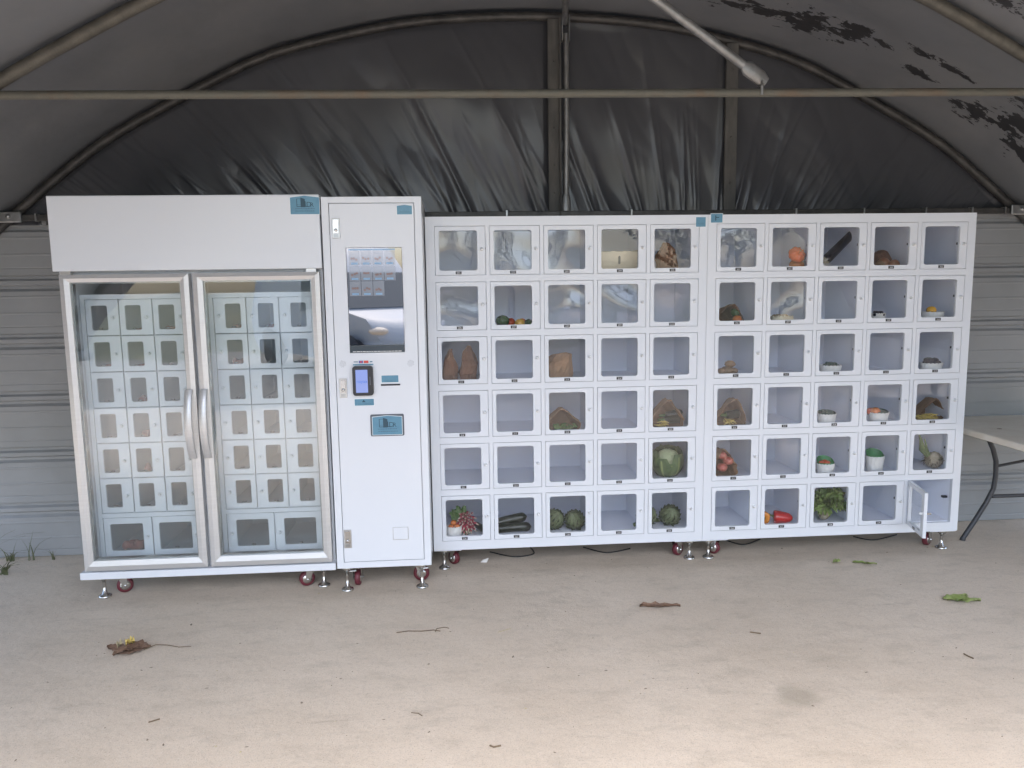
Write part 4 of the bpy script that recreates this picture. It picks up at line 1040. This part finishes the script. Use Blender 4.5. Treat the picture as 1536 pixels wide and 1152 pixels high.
# --- cabinet 301-330
place('tomato', tomato_mb(.047, 9, .20, .80), ['tomato_big', 'stalk'], 1, 1, 0, 1190, 385, .12, 'big ribbed orange red tomato behind the pane of locker 302', 'tomato', (.95, -.35, .4), dz=.062)
place('tomato', tomato_mb(.040, 8, .14, .75), ['tomato_orange', 'stalk'], 1, 1, 0, 1194, 395, .13, 'lower tomato under the big one inside locker 302', 'tomato', (.1, .1, 1))
A, B = Vector((at(1236, 395, .10), LY+.10, floor_z(0)+.012)), Vector((at(1290, 340, .22), LY+.22, floor_z(0)+.205)); d = B-A
place('aubergine', squash_mb(d.length*.93, .027, .0, .8), ['aubergine', 'stalk'], 1, 2, 0, 1236, 395, .10, 'long dark aubergine leaning diagonally inside locker 303', 'aubergine')
o = COL.objects[-1]; o.location = A+d*.95; o.rotation_euler = (-d).to_track_quat('X', 'Z').to_euler()
for nm, r_, mt, px, dep, lab in (('onion', .036, 'onion', 1330, .17, 'reddish brown onion at the back of locker 304'), ('onion', .030, 'onion', 1345, .12, 'pinkish onion at right inside locker 304'), ('onion', .026, 'potato', 1322, .09, 'small brown onion in front inside locker 304')):
    place(nm, tomato_mb(r_, 3, .03, .95), [mt, 'straw'], 1, 3, 0, px, 385, dep, lab, 'onion', (.4, .3, r_*100))
place('paper_bag', bag_closed(.09, .09, .10, 31, False), PD, 1, 3, 0, 1324, 385, .24, 'crumpled dark paper bag behind the onions in locker 304', 'paper bag')
place('paper_bag', bag_open(.16, .10, .16, 33, .62), PD, 1, 0, 1, 1093, 470, .09, 'open dark paper bag with pointed mouth inside locker 306', 'paper bag')
place('pepper', tomato_mb(.026, 4, .1, .95), ['pepper_green', 'stalk'], 1, 0, 1, 1103, 466, .13, 'green pepper in the open bag of locker 306', 'pepper', dz=.034)
place('tomato', tomato_mb(.024, 6, .1, .85), ['tomato_orange', 'stalk'], 1, 0, 1, 1106, 476, .085, 'orange tomato in the open bag of locker 306', 'tomato', dz=.005)
# wooden tray with eggs-like potatoes
wt = thing('basket', 'small woven tan basket inside locker 307', 'basket', (at(1170, 472, .10), LY+.10, floor_z(1)))
mb = MB(); mb.box(-.055, .055, -.035, .035, 0, .004)
for a in range(-5, 6): mb.box(a*.0105-.004, a*.0105+.004, -.0375, -.035, 0, .036+.004*(a % 2))
for z in (.010, .026): mb.box(-.057, .057, -.040, -.0376, z-.004, z+.004)
mb.box(-.055, -.052, -.035, .035, .004, .036); mb.box(.052, .055, -.035, .035, .004, .036); mb.box(-.052, .052, .032, .035, .004, .036); part(wt, 'wickerwork', mb, 'card_cream')
for k, (ox, oy) in enumerate(((-.03, -.012), (.0, -.008), (.03, -.012), (-.012, .014), (.02, .014))):
    mb = MB(); mb.ball((0, 0, .018), (.017, .016, .017), 12, 8, 0, lambda d, a, th: 1+.1*noise.noise(d*3+Vector((k, 0, 0))))
    o = place('potato', mb, 'potato', 1, 1, 1, 1170, 472, .10+oy, ['first small potato from the left in the basket of locker 307', 'middle front potato in the basket of locker 307', 'right front potato in the basket of locker 307', 'left back potato in the basket of locker 307', 'right back potato in the basket of locker 307'][k], 'potato', dz=.012); o.location.x += ox
def heap(n, r, sx, sy, seed, mt, layers=2):
    mb = MB(); rnd = random.Random(seed)
    for k in range(n):
        l = k*layers//n; a = k*2.4; q = math.sqrt(((k*layers) % n+.5)/n)*(1-.25*l)
        mb.ball((sx*q*math.cos(a), sy*q*math.sin(a), r+l*r*1.3), r*rnd.uniform(.85, 1.1), 10, 6)
    return mb
PUN = [(1318, 471, .07, 1, .030, .025, .045, 'low white punnet at the left inside locker 309', None), (1399, 469, .09, 1, .048, .040, .048, 'white punnet holding yellow fruit inside locker 310', None),
       (1246, 549, .09, 2, .048, .040, .046, 'white punnet of dark fruit inside locker 313', None), (1397, 545, .09, 2, .050, .040, .046, 'white punnet heaped with dark berries inside locker 315', None),
       (1240, 624, .09, 3, .042, .034, .056, 'white punnet with a dark green liner inside locker 318', 'liner_dark'), (1318, 622, .09, 3, .045, .036, .056, 'white punnet holding an orange tomato inside locker 319', 'liner_dark'),
       (1238, 700, .09, 4, .042, .034, .056, 'white punnet with green liner and red tomatoes inside locker 323', 'liner_green'), (1312, 694, .10, 4, .042, .033, .086, 'tall white punnet with an empty green liner inside locker 324', 'liner_green')]
for px, py, dep, row, rt, rbm, hh, lab, ln in PUN:
    o = thing('punnet', lab, 'punnet', (at(px, py, dep), LY+dep, floor_z(row)))
    part(o, 'tub', punnet(rt, rbm, hh), 'pulp_white')
    if ln: part(o, 'liner', liner(rt, rbm, hh, .028 if ln == 'liner_green' else .010), ln)
place('berries', heap(26, .0085, .034, .026, 3, 0), 'berry', 1, 3, 1, 1318, 471, .07, 'dark berries filling the low punnet in locker 309', 'berries', dz=.028, kind='stuff')
place('fruit', tomato_mb(.026, 5, .05, .9), ['pepper_yellow', 'stalk'], 1, 4, 1, 1397, 467, .085, 'yellow orange fruit sitting in the punnet of locker 310', 'fruit', dz=.030)
place('berries', heap(30, .009, .042, .032, 5, 0), 'liner_dark', 1, 2, 2, 1246, 549, .09, 'dark fruit filling the punnet in locker 313', 'berries', dz=.030, kind='stuff')
place('berries', heap(34, .0125, .044, .034, 7, 0), 'berry', 1, 4, 2, 1397, 543, .09, 'dark purple berries heaped in the punnet of locker 315', 'berries', dz=.030, kind='stuff')
place('berries', heap(30, .0095, .036, .028, 9, 0), 'liner_dark', 1, 2, 3, 1240, 622, .09, 'dark green fruit heaped in the punnet of locker 318', 'berries', dz=.040, kind='stuff')
place('tomato', tomato_mb(.027, 6, .08, .9), ['tomato_orange', 'stalk'], 1, 3, 3, 1313, 615, .08, 'orange tomato topping the punnet of locker 319', 'tomato', dz=.036)
place('tomato', tomato_mb(.024, 6, .08, .9), ['tomato_red', 'stalk'], 1, 3, 3, 1306, 617, .10, 'red tomato behind the orange one in locker 319', 'tomato', dz=.036)
for k, (ox, oy) in enumerate(((-.022, -.008), (.010, -.010), (-.004, .014))):
    o = place('tomato', tomato_mb(.017, 5, .06, .9), ['tomato_red', 'stalk'], 1, 2, 4, 1238, 700, .09+oy, ['small red tomato at left in the punnet of locker 323', 'small red tomato at right in the punnet of locker 323', 'small red tomato at back in the punnet of locker 323'][k], 'tomato', dz=.040); o.location.x += ox
# locker 311
for k, (px, dep, r_) in enumerate(((1083, .08, .024), (1093, .10, .026), (1100, .13, .022), (1088, .14, .025))):
    mb = MB(); mb.ball((0, 0, r_*.85), (r_*1.15, r_, r_*.85), 14, 9, 0, lambda d, a, th: 1+.16*noise.noise(d*2.5+Vector((k*3, 0, 0))))
    place('potato', mb, 'potato', 1, 0, 2, px, 552, dep, ['brown potato at far left inside locker 311', 'middle brown potato inside locker 311', 'right brown potato inside locker 311', 'brown potato at the back of locker 311'][k], 'potato', dz=.0)
place('potato', (lambda m_: m_)(MB().ball((0, 0, .02), (.03, .022, .020), 14, 9, 0, lambda d, a, th: 1+.16*noise.noise(d*2.5))), 'potato', 1, 0, 2, 1095, 548, .115, 'brown potato lying on top of the others in locker 311', 'potato', dz=.038)
# locker 316: open bag with squash and flowers
place('paper_bag', bag_open(.155, .150, .17, 41, .62, .12), PB, 1, 0, 3, 1098, 618, .07, 'wide open tan paper bag inside locker 316', 'paper bag')
place('squash', squash_mb(.09, .026), ['zucchini', 'stalk'], 1, 0, 3, 1088, 618, .12, 'dark courgette inside the bag of locker 316', 'courgette', (0, 0, .3), dz=.03)
place('squash_flowers', beans(14, .026, .012, .03, 6, 0), 'bean_yellow', 1, 0, 3, 1092, 630, .075, 'yellow flowers at the mouth of the bag in locker 316', 'flowers', kind='stuff')
# locker 320: bag spilling yellow beans
place('paper_bag', bag_open(.150, .115, .17, 44, .7, .25), PB, 1, 4, 3, 1398, 610, .11, 'tan paper bag spilling yellow beans inside locker 320', 'paper bag')
place('beans', beans(34, .045, .020, .028, 8, 0), 'bean_yellow', 1, 4, 3, 1390, 624, .075, 'yellow beans spilling from the bag in locker 320', 'beans', kind='stuff')
# locker 321
place('paper_bag', bag_open(.135, .150, .15, 47, .45), PB, 1, 0, 4, 1088, 692, .075, 'upright open paper bag with red contents inside locker 321', 'paper bag')
for k, (px, dep, z) in enumerate(((1083, .10, .02), (1092, .11, .055), (1082, .12, .085))):
    place('tomato', tomato_mb(.030, 6, .08, .85), ['meat_red', 'stalk'], 1, 0, 4, px, 700, dep, ['dark red beet low in the bag of locker 321', 'dark red beet at right in the bag of locker 321', 'dark red beet on top in the bag of locker 321'][k], 'beet', dz=z)
# locker 325: celery root with stalks
cl = thing('celery_root', 'hairy brown celery root with green stalks inside locker 325', 'celery root', (at(1400, 690, .12), LY+.12, floor_z(4)))
mb = MB(); mb.ball((0, 0, .045), (.046, .045, .045), 22, 14, 0, lambda d, a, th: 1+.16*noise.noise(d*3.5)+.07*noise.noise(d*11)); part(cl, 'root', mb, 'root_pale')
rnd = random.Random(2); mb = MB()
for k in range(40):
    a = rnd.uniform(0, 6.28); e = rnd.uniform(-.6, .5); p = Vector((math.cos(a)*math.cos(e), math.sin(a)*math.cos(e), math.sin(e)))
    q = Vector((0, 0, .045))+p*.044; w2 = Vector((rnd.uniform(-.012, .012), rnd.uniform(-.012, .012), -.012)); mb.tube([q, q+p*.012+w2*.4, q+p*.018+w2], [.0022, .0016, .0007], 5)
for i, v in enumerate(mb.v): mb.v[i] = (v[0], v[1], max(.001, v[2]))
part(cl, 'rootlets', mb, 'dry_stem')
for k in range(6):
    mb = MB(); x = -.022-.006*k; mb.tube([(x*.6, .01*math.sin(k*2), .06), (x*1.3-.01, .02*math.sin(k*2), .10), (x*1.5-.025, .02*math.sin(k), .165+.006*k)], [.007, .006, .004], 8); part(cl, 'stalk', mb, 'stalk')
# locker 327: peppers
place('pepper', pepper_mb(.105, .037), ['pepper_red', 'stalk'], 1, 1, 5, 1160, 775, .09, 'glossy red pepper lying inside locker 327', 'pepper', (0, 0, -.25))
place('pepper', pepper_mb(.085, .035, 1), ['pepper_orange', 'stalk'], 1, 1, 5, 1146, 775, .075, 'orange pepper cut off by the window edge in locker 327', 'pepper', (0, 0, 1.2))
# locker 328: lettuce
le = thing('lettuce', 'large frilly green lettuce filling locker 328', 'lettuce', (at(1244, 765, .14), LY+.14, floor_z(5)))
rnd = random.Random(21)
for k in range(64):
    a = rnd.uniform(0, 2*PI); el = rnd.uniform(.1, 1.25); 
    part(le, 'leaf', frill_leaf(rnd.uniform(.08, .125), rnd.uniform(.07, .105), k+70), 'lettuce', (-.01, .0, .068+rnd.uniform(-.012, .01)), (-el*1.1, 0, a))
for ch in le.children:
    pass
mb = MB(); mb.ball((-.052, -.042, .038), (.030, .028, .032), 14, 9, 0, lambda d, a, th: 1+.12*noise.noise(d*4)); part(le, 'root_ball', mb, 'root_pale')
# fridge packs
for num, wd, hh, lab in ((119, .115, .062, 'red meat pack in the large bottom left fridge locker'), (102, .06, .03, 'flat red pack in the top middle locker of the left fridge half'), (104, .06, .03, 'flat red pack in the second-row left locker of the left fridge half'), (105, .06, .03, 'flat red pack in the second-row middle locker of the left fridge half'), (108, .062, .05, 'pinkish pack in the third-row middle locker of the left fridge half'), (111, .062, .055, 'pinkish pack in the fourth-row middle locker of the left fridge half'), (114, .062, .055, 'reddish pack in the fifth-row middle locker of the left fridge half'),
                        (121, .06, .04, 'dark red pack in the top left locker of the right fridge half'), (122, .06, .04, 'dark red pack in the top middle locker of the right fridge half'), (124, .062, .05, 'reddish pack in the second-row left locker of the right fridge half'), (103, .06, .04, 'dark red pack in the top right locker of the left fridge half')):
    X, Y, Z = INNER[num]; o = thing('meat_pack', lab, 'meat pack', (X, Y+.06, Z))
    mb = MB(); mb.box(-wd/2, wd/2, -.03, .05, 0, .012, ch=.003); part(o, 'tray', mb, 'tray_clear')
    mb = MB(); rnd = random.Random(num)
    for k in range(5 if wd < .1 else 12): mb.ball((rnd.uniform(-wd*.32, wd*.32), rnd.uniform(-.012, .03), .012+hh*.35*rnd.uniform(.7, 1.3)), (wd*.2, .018, hh*.38), 10, 7)
    part(o, 'meat', mb, 'meat_red')

# ------------------------------------------------------------------ folding table
tb = thing('folding_table', 'off white folding table on bent grey tube legs at right', 'table', (3.195, 3.47, 0))
mb = MB(); mb.box(-.375, .375, -.90, .90, .632, .667, ch=.006)
part(tb, 'table_top', mb, 'table_top')
for k, (x, y) in enumerate(((.13, .66), (.06, .58), (.28, .72), (-.2, .5), (.2, .42))):
    mb = MB(); mb.lathe([(0, .0012), (.009, .001), (.010, 0)], 7, (x, y, .667), sx=1.5 if k else 1.1, sm=False); part(tb, 'knot', mb, 'dry_leaf')
for yy in (.59, -.59):
    for s in (-1, 1):
        ctl = [(.198, .64), (.190, .59), (.160, .53), (.138, .46), (.134, .38), (.142, .30), (.18, .22), (.245, .11), (.307, .012)]
        mb = MB(); mb.tube([(s*x, yy, z) for x, z in ctl], .0135, 10); mb.tube([(s*.306, yy, .016), (s*.309, yy, .0)], .015, 10); part(tb, 'leg', mb, 'table_leg')
    mb = MB(); mb.tube([(-.150, yy, .255), (.150, yy, .255)], .011, 8); part(tb, 'crossbar', mb, 'table_leg')
    mb = MB(); mb.tube([(-.137, yy, .43), (.0, yy-math.copysign(.12, yy), .50), (.137, yy, .43)], .008, 8); part(tb, 'stay', mb, 'table_leg')

# ------------------------------------------------------------------ floor litter
def flat_leaf(ln, wd, seed, mi=0, bumpy=.012, nu=10, nv=6):
    mb = MB(); rnd = random.Random(seed)
    for i in range(nu+1):
        t = i/nu; wv = wd*(math.sin(PI*min(1, .06+.94*t))**.8)*(1+.25*math.sin(t*23+seed))
        for j in range(nv+1):
            s_ = -1+2*j/nv; mb.v.append((ln*(t-.5), wv*.5*s_+.1*wd*math.sin(t*4+seed), .002+bumpy*abs(noise.noise((t*4, s_*2, seed)))*1.6+bumpy*.5*abs(s_)))
    for i in range(nu):
        for j in range(nv):
            a = i*(nv+1)+j; mb.f.append((a, a+nv+1, a+nv+2, a+1)); mb.mi.append(mi); mb.sm.append(True)
    return mb
p = gnd(195, 975); lc = thing('dead_leaf_clump', 'withered brown leaf clump with long stem on the concrete, front left', 'leaves', p)
for k, (x, y, ln, wd, rz) in enumerate(((.02, -.01, .13, .085, .3), (-.06, .015, .10, .055, 2.8), (.03, .02, .10, .06, -.4), (-.02, -.02, .09, .05, 1.2), (0, .02, .08, .05, 2.0))):
    part(lc, 'leaf', flat_leaf(ln, wd, 30+k, 0, .012), 'dry_leaf', (x, y, .001*k), (0, 0, rz))
part(lc, 'leaf', flat_leaf(.035, .03, 44, 0, .03), 'bean_yellow', (-.005, .018, .012), (0, 0, .5)); part(lc, 'leaf', flat_leaf(.03, .02, 45, 0, .03), 'straw', (-.04, .0, .012), (0, 0, 1.5))
mb = MB(); mb.tube([(.06, -.01, .004), (.10, .018, .010), (.145, .022, .004), (.20, .0, .003), (.25, .002, .003)], [.0022, .002, .002, .0015, .001], 6); part(lc, 'stem', mb, 'dry_stem')
single('dead_leaf', flat_leaf(.19, .045, 61, 0, .016), 'dry_leaf', 'flat brown dead leaf on the concrete below the lockers', 'leaf', gnd(990, 911), (0, 0, -.12))
gl_ = thing('salad_leaf', 'limp yellow green salad leaf on the concrete at right', 'leaf', gnd(1437, 900))
for k, (x, y, ln, wd, rz) in enumerate(((0, .02, .14, .045, .25), (.015, -.02, .15, .05, -.15), (.02, .0, .10, .04, .6))): part(gl_, 'leaf', flat_leaf(ln, wd, 70+k, 0, .014), 'fallen_green', (x, y, .001*k), (0, 0, rz))
single('salad_scrap', flat_leaf(.05, .03, 81), 'fallen_green', 'small green salad scrap on the floor below locker 328', 'leaf', gnd(1255, 844), (0, 0, .3))
single('salad_scrap', flat_leaf(.12, .025, 84), 'fallen_green', 'longer dark green salad scrap on the floor below locker 329', 'leaf', gnd(1297, 846), (0, 0, -.35))
def twig(px, py, pts, r, label, mt='dry_stem'):
    mb = MB(); p = gnd(px, py); mb.tube([(x, y, r) for x, y in pts], r, 6); return single('twig', mb, mt, label, 'twig', (p.x, p.y, 0))
twig(633, 947, [(-.11, -.006), (-.06, .006), (0, -.002), (.05, .004), (.08, -.01)], .002, 'thin dry twig lying in front of the payment tower')
twig(660, 945, [(-.02, -.02), (-.015, .012), (.02, .022), (.04, .01)], .0016, 'small curled twig beside the dry twig by the payment tower')
twig(757, 946, [(-.03, -.015), (.03, .018)], .0013, 'pale straw on the concrete in front of the lockers', 'straw')
twig(743, 1120, [(-.018, .004), (-.006, -.006), (.018, .0)], .003, 'short dark bent twig at the bottom centre of the floor')
twig(233, 1082, [(-.02, -.008), (0, .004), (.012, .010)], .0025, 'crumpled dark weed sprig on the near left floor')
twig(1455, 985, [(0, -.02), (-.008, .0), (-.012, .02)], .003, 'dark twig on the floor below the salad leaf')
twig(1133, 950, [(-.02, .008), (.02, -.010)], .003, 'short dry stalk on the floor in front of the open locker cabinet')
twig(625, 1072, [(-.02, .012), (.005, .006), (.02, -.012)], .0016, 'fine curved stem on the near floor left of centre')
# many crumbs: stuff
mb = MB(); rnd = random.Random(99)
for k in range(240):
    px, py = rnd.uniform(-60, 1600), 815+rnd.random()**1.6*350
    p = gnd(px, py); r = rnd.uniform(.001, .0032)*(1.6 if rnd.random() < .12 else 1); a = rnd.uniform(0, 3.1); el = rnd.uniform(1, 3.2)
    if p.y > 4.3: continue
    q = [(p.x+r*(el*math.cos(t)*math.cos(a)-math.sin(t)*math.sin(a)), p.y+r*(el*math.cos(t)*math.sin(a)+math.sin(t)*math.cos(a)), .0004) for t in (0, 1.3, 2.4, 3.7, 5.0)]
    mb.add(q+[(p.x, p.y, r*.8+.0006)], [(0, 1, 5), (1, 2, 5), (2, 3, 5), (3, 4, 5), (4, 0, 5)], rnd.choice((0, 0, 0, 1, 2)))
single('floor_debris', mb, ['crumb', 'crumb', 'straw'], 'scattered crumbs of dry plant debris over the concrete floor', 'debris', kind='stuff')
mb = MB(); mb.add([(-.022, -.004, .001), (.012, -.010, .001), (.024, .012, .018), (-.010, .014, .010)], [(0, 1, 2, 3), (3, 2, 1, 0)]); mb.add([(-.022, -.004, .001), (.012, -.010, .001), (.0, .0, .012)], [(0, 1, 2)])
single('paper_scrap', mb, 'paper_scrap', 'small white paper scrap under the first locker cabinet', 'paper', (.13, 4.02, 0))
for pts, lab in (([(735, 829), (770, 836), (800, 832), (795, 822)], 'black cable looping under the first locker cabinet left end'), ([(875, 822), (910, 830), (945, 824)], 'black cable under the middle of the first locker cabinet'), ([(1090, 812), (1115, 818), (1140, 810)], 'black cable under the left end of the second locker cabinet'), ([(1280, 806), (1310, 811), (1345, 803)], 'dark cable coil under the right part of the second locker cabinet')):
    mb = MB(); q = [gnd(*a) for a in pts]; path = []
    for i in range(len(q)-1):
        p0, p1, p2, p3 = q[max(0, i-1)], q[i], q[i+1], q[min(len(q)-1, i+2)]
        for k in range(8):
            t = k/8; path.append(.5*(2*p1+(p2-p0)*t+(2*p0-5*p1+4*p2-p3)*t*t+(3*p1-p0-3*p2+p3)*t**3)+Vector((0, 0, .005)))
    mb.tube(path+[q[-1]+Vector((0, 0, .005))], .0035, 8); single('cable', mb, 'cable_black', lab, 'cable')
# ------------------------------------------------------------------ weeds at the left foot of the wall
def weed(px, py, n, hgt, spread, label, seed):
    p = gnd(px, py); p.y = min(p.y, 4.33); rnd = random.Random(seed); root = thing('grass_tuft', label, 'weed', (p.x, p.y, 0)); 
    for k in range(n):
        a = rnd.uniform(PI, 2*PI) if rnd.random() < .7 else rnd.uniform(0, 2*PI); L = hgt*rnd.uniform(.55, 1.1); lean = rnd.uniform(.2, 1.0)*spread; mb = MB(); prev = None; pts = []
        for i in range(6):
            t = i/5; pts.append((rnd.uniform(-.0, .0)+math.cos(a)*lean*L*t*t, min(.03, math.sin(a)*lean*L*t*t*.7), max(.003, L*(t-.45*lean*t*t))))
        for i, q in enumerate(pts):
            wv = .0045*(1-i/5.2); mb.v += [(q[0]-wv*math.sin(a), q[1]+wv*.5, q[2]), (q[0]+wv*math.sin(a), q[1]-wv*.5, q[2]+.001)]
        for i in range(5): mb.f.append((2*i, 2*i+1, 2*i+3, 2*i+2)); mb.mi.append(0); mb.sm.append(True)
        part(root, 'blade', mb, 'grass_blade', (rnd.uniform(-.02, .02), rnd.uniform(-.015, .0), 0))
weed(-6, 836, 18, .30, 1.1, 'tall grass tuft at the left picture edge by the wall', 1)
weed(24, 838, 12, .15, 1.4, 'low spreading grass tuft at the wall foot', 2)
weed(60, 832, 6, .22, .7, 'slender upright weed by the cladding', 3)
weed(94, 830, 5, .12, .8, 'small weed by the fridge corner', 4)
weed(8, 862, 20, .20, 1.7, 'flattened grass blades on the concrete at the left edge', 5)

# ------------------------------------------------------------------ yard in front of the shelter (seen in the glass)
hd = R_(50); vr = Vector((math.sin(hd), -math.cos(hd), 0)); vh = Vector((math.cos(hd), math.sin(hd), 0))    # heading and right-hand side
corner = Vector((-1.15, -4.9, 0)); cen = corner - vh*2.05 + vr*.72
van = thing('parked_van', 'white van parked in the yard facing the machines, mirrored in the touch screen', 'van', (cen.x, cen.y, 0), (0, 0, hd))
# local: +x forward, +y left
sec = [(2.08, .30, .50, .58, .62), (2.14, .42, .62, .66, .60), (2.10, .60, .74, .78, .60), (1.98, .78, .80, .90, .58), (1.80, .92, .85, .98, .56), (1.25, 1.06, .88, 1.04, .56)]
prof = [(-2.05, .32), (-2.10, .9), (-2.08, 1.6), (-2.02, 2.30), (-1.86, 2.42), (-.4, 2.46), (.10, 2.40), (.62, 1.78), (1.22, 1.10), (1.75, .98), (2.02, .82), (2.12, .62), (2.10, .34), (1.95, .24), (-1.95, .24)]
def half_w(x, z):
    w_ = .90
    if z > .95: w_ -= .10*((z-.95)/.9)**1.3
    if x > 1.2: w_ -= .20*((x-1.2)/.9)**2
    if z < .4: w_ -= .05
    return w_
mb = MB(); n = len(prof)
lat = [-1, -.97, -.80, -.4, 0, .4, .80, .97, 1]
for s_ in lat:
    for x, z in prof:
        rr = 1-.10*max(0, abs(s_)-.85)/.15
        cx = x*(1-.012*abs(s_)**4) if abs(x) > 1.8 else x
        mb.v.append((cx-(.14*abs(s_)**2.5 if x > 1.9 else 0), s_*half_w(x, z), z-(.05*max(0, abs(s_)-.7)/.3 if z > 1.6 else 0)))
for a in range(len(lat)-1):
    for k in range(n):
        k2 = (k+1) % n; mb.f.append((a*n+k, (a+1)*n+k, (a+1)*n+k2, a*n+k2)); mb.mi.append(0); mb.sm.append(True)
cs = [sum(p[i] for p in prof)/n for i in (0, 1)]
mb.add([mb.v[k] for k in range(n)], [tuple(range(n))]); mb.add([mb.v[(len(lat)-1)*n+k] for k in range(n)], [tuple(reversed(range(n)))])
vb = part(van, 'body', mb, 'van_white')
def quad_part(name, pts, mt, off):
    A_, B_, C_ = [Vector(q) for q in pts[:3]]; nr = (B_-A_).cross(C_-A_).normalized()*off; m_ = MB()
    k = len(pts); m_.add([Vector(q)+nr for q in pts]+[Vector(q)-nr*2 for q in pts], [tuple(range(k)), tuple(reversed(range(k, 2*k)))]+[(i, (i+1) % k+0, (i+1) % k+k, i+k) for i in range(k)]); return part(van, name, m_, mt)
quad_part('windscreen', [(1.195, -.76, 1.135), (1.195, .76, 1.135), (.665, .72, 1.735), (.665, -.72, 1.735)], 'van_glass', .012)
for s in (-1, 1):
    ys = lambda z: s*(half_w(0, z)+.006)
    pts = [(.95, ys(1.14), 1.14), (.50, ys(1.60), 1.62), (-.25, ys(1.62), 1.66), (-.25, ys(1.08), 1.08)]
    quad_part('side_window', pts if s < 0 else pts[::-1], 'van_glass', .008)
    m_ = MB(); m_.box(.78, .90, s*.92-.0, s*1.10, 1.05, 1.24, ch=.03) if s > 0 else m_.box(.78, .90, -1.10, -.92, 1.05, 1.24, ch=.03); part(van, 'mirror', m_, 'van_black')
    m_ = MB(); m_.ball((1.83, s*.64, .78), (.19, .15, .07), 14, 9); part(van, 'headlight', m_, 'van_lamp')
    m_ = MB(); m_.box(1.0, 1.006, s*.905-.004, s*.905+.004, .40, 1.05); part(van, 'door_gap', m_, 'van_black')
    for xw in (1.32, -1.35):
        wl = part(van, 'wheel', MB().lathe([(.18, -.10), (.29, -.10), (.315, -.07), (.315, .07), (.29, .10), (.18, .10)], 28, axis='y'), 'van_black', (xw, s*.80, .315))
        part(wl, 'rim', MB().lathe([(0, -.085), (.10, -.09), (.19, -.07), (.19, .07), (.10, .09), (0, .085)], 20, axis='y'), 'van_rim')
        m_ = MB(); m_.lathe([(.0, -.012), (.385, -.012), (.385, .012), (.0, .012)], 28, axis='y'); part(van, 'wheel_arch', m_, 'van_black', (xw, s*.893, .33))
m_ = MB(); m_.box(2.06, 2.15, -.55, .55, .30, .46, ch=.02); part(van, 'grille', m_, 'van_black')
# trees behind the yard
def tree(x, y, h_, r_, label, seed):
    rnd = random.Random(seed); root = thing('tree', label, 'tree', (x, y, -.02), group='trees round the yard')
    mb = MB(); mb.tube([(0, 0, 0), (.05, 0, h_*.2), (-.05, .04, h_*.42), (.02, 0, h_*.7)], [.20, .16, .12, .05], 10)
    for k in range(7):
        a = k*.9+rnd.random(); z = h_*rnd.uniform(.3, .6); e = Vector((math.cos(a)*r_*.6, math.sin(a)*r_*.6, z+h_*.2)); mb.tube([(0, 0, z), Vector((0, 0, z)).lerp(e, .5)+Vector((0, 0, .1)), e], [.07, .05, .02], 6)
    part(root, 'trunk', mb, 'bark')
    mb = MB(); cl_ = []
    for k in range(26):
        a = rnd.uniform(0, 6.28); q = r_*rnd.random()**.5; z = h_*(.36+.6*rnd.random()); q *= math.sin(PI*min(1, (z/h_-.22)/.82))**.6; cl_.append((Vector((q*math.cos(a), q*math.sin(a), z)), r_*rnd.uniform(.22, .42)))
    for k in range(2600):
        c_, cr_ = rnd.choice(cl_); d = Vector((rnd.gauss(0, 1), rnd.gauss(0, 1), rnd.gauss(0, .8))).normalized()*cr_*rnd.uniform(.6, 1.05); p = c_+d
        u = Vector((rnd.gauss(0, 1), rnd.gauss(0, 1), rnd.gauss(0, 1))).normalized(); v = u.orthogonal().normalized(); s_ = rnd.uniform(.07, .15)
        mb.v += [p-u*s_, p-v*s_*.5, p+u*s_, p+v*s_*.5]; b_ = len(mb.v)-4; mb.f.append((b_, b_+1, b_+2, b_+3)); mb.mi.append(0); mb.sm.append(False)
    mb.v = [tuple(q) for q in mb.v]; part(root, 'crown', mb, 'leaf_tree')
for x, y, h_, r_, lab, sd_ in ((-14, -16, 6.5, 3.0, 'broad tree at the far left of the yard, mirrored in the fridge glass', 1), (-7, -22, 7.5, 3.4, 'tall tree behind the van, mirrored in the glass', 2), (2.5, -26, 6.0, 3.0, 'round tree at the back of the yard, mirrored in locker panes', 3), (9, -19, 7.0, 3.2, 'tree at the right of the yard, mirrored in locker panes', 4), (17, -15, 6.0, 2.8, 'far right tree beyond the yard', 5), (-20, -9, 6.0, 2.8, 'left side tree beside the yard', 6)): tree(x, y, h_, r_, lab, sd_)
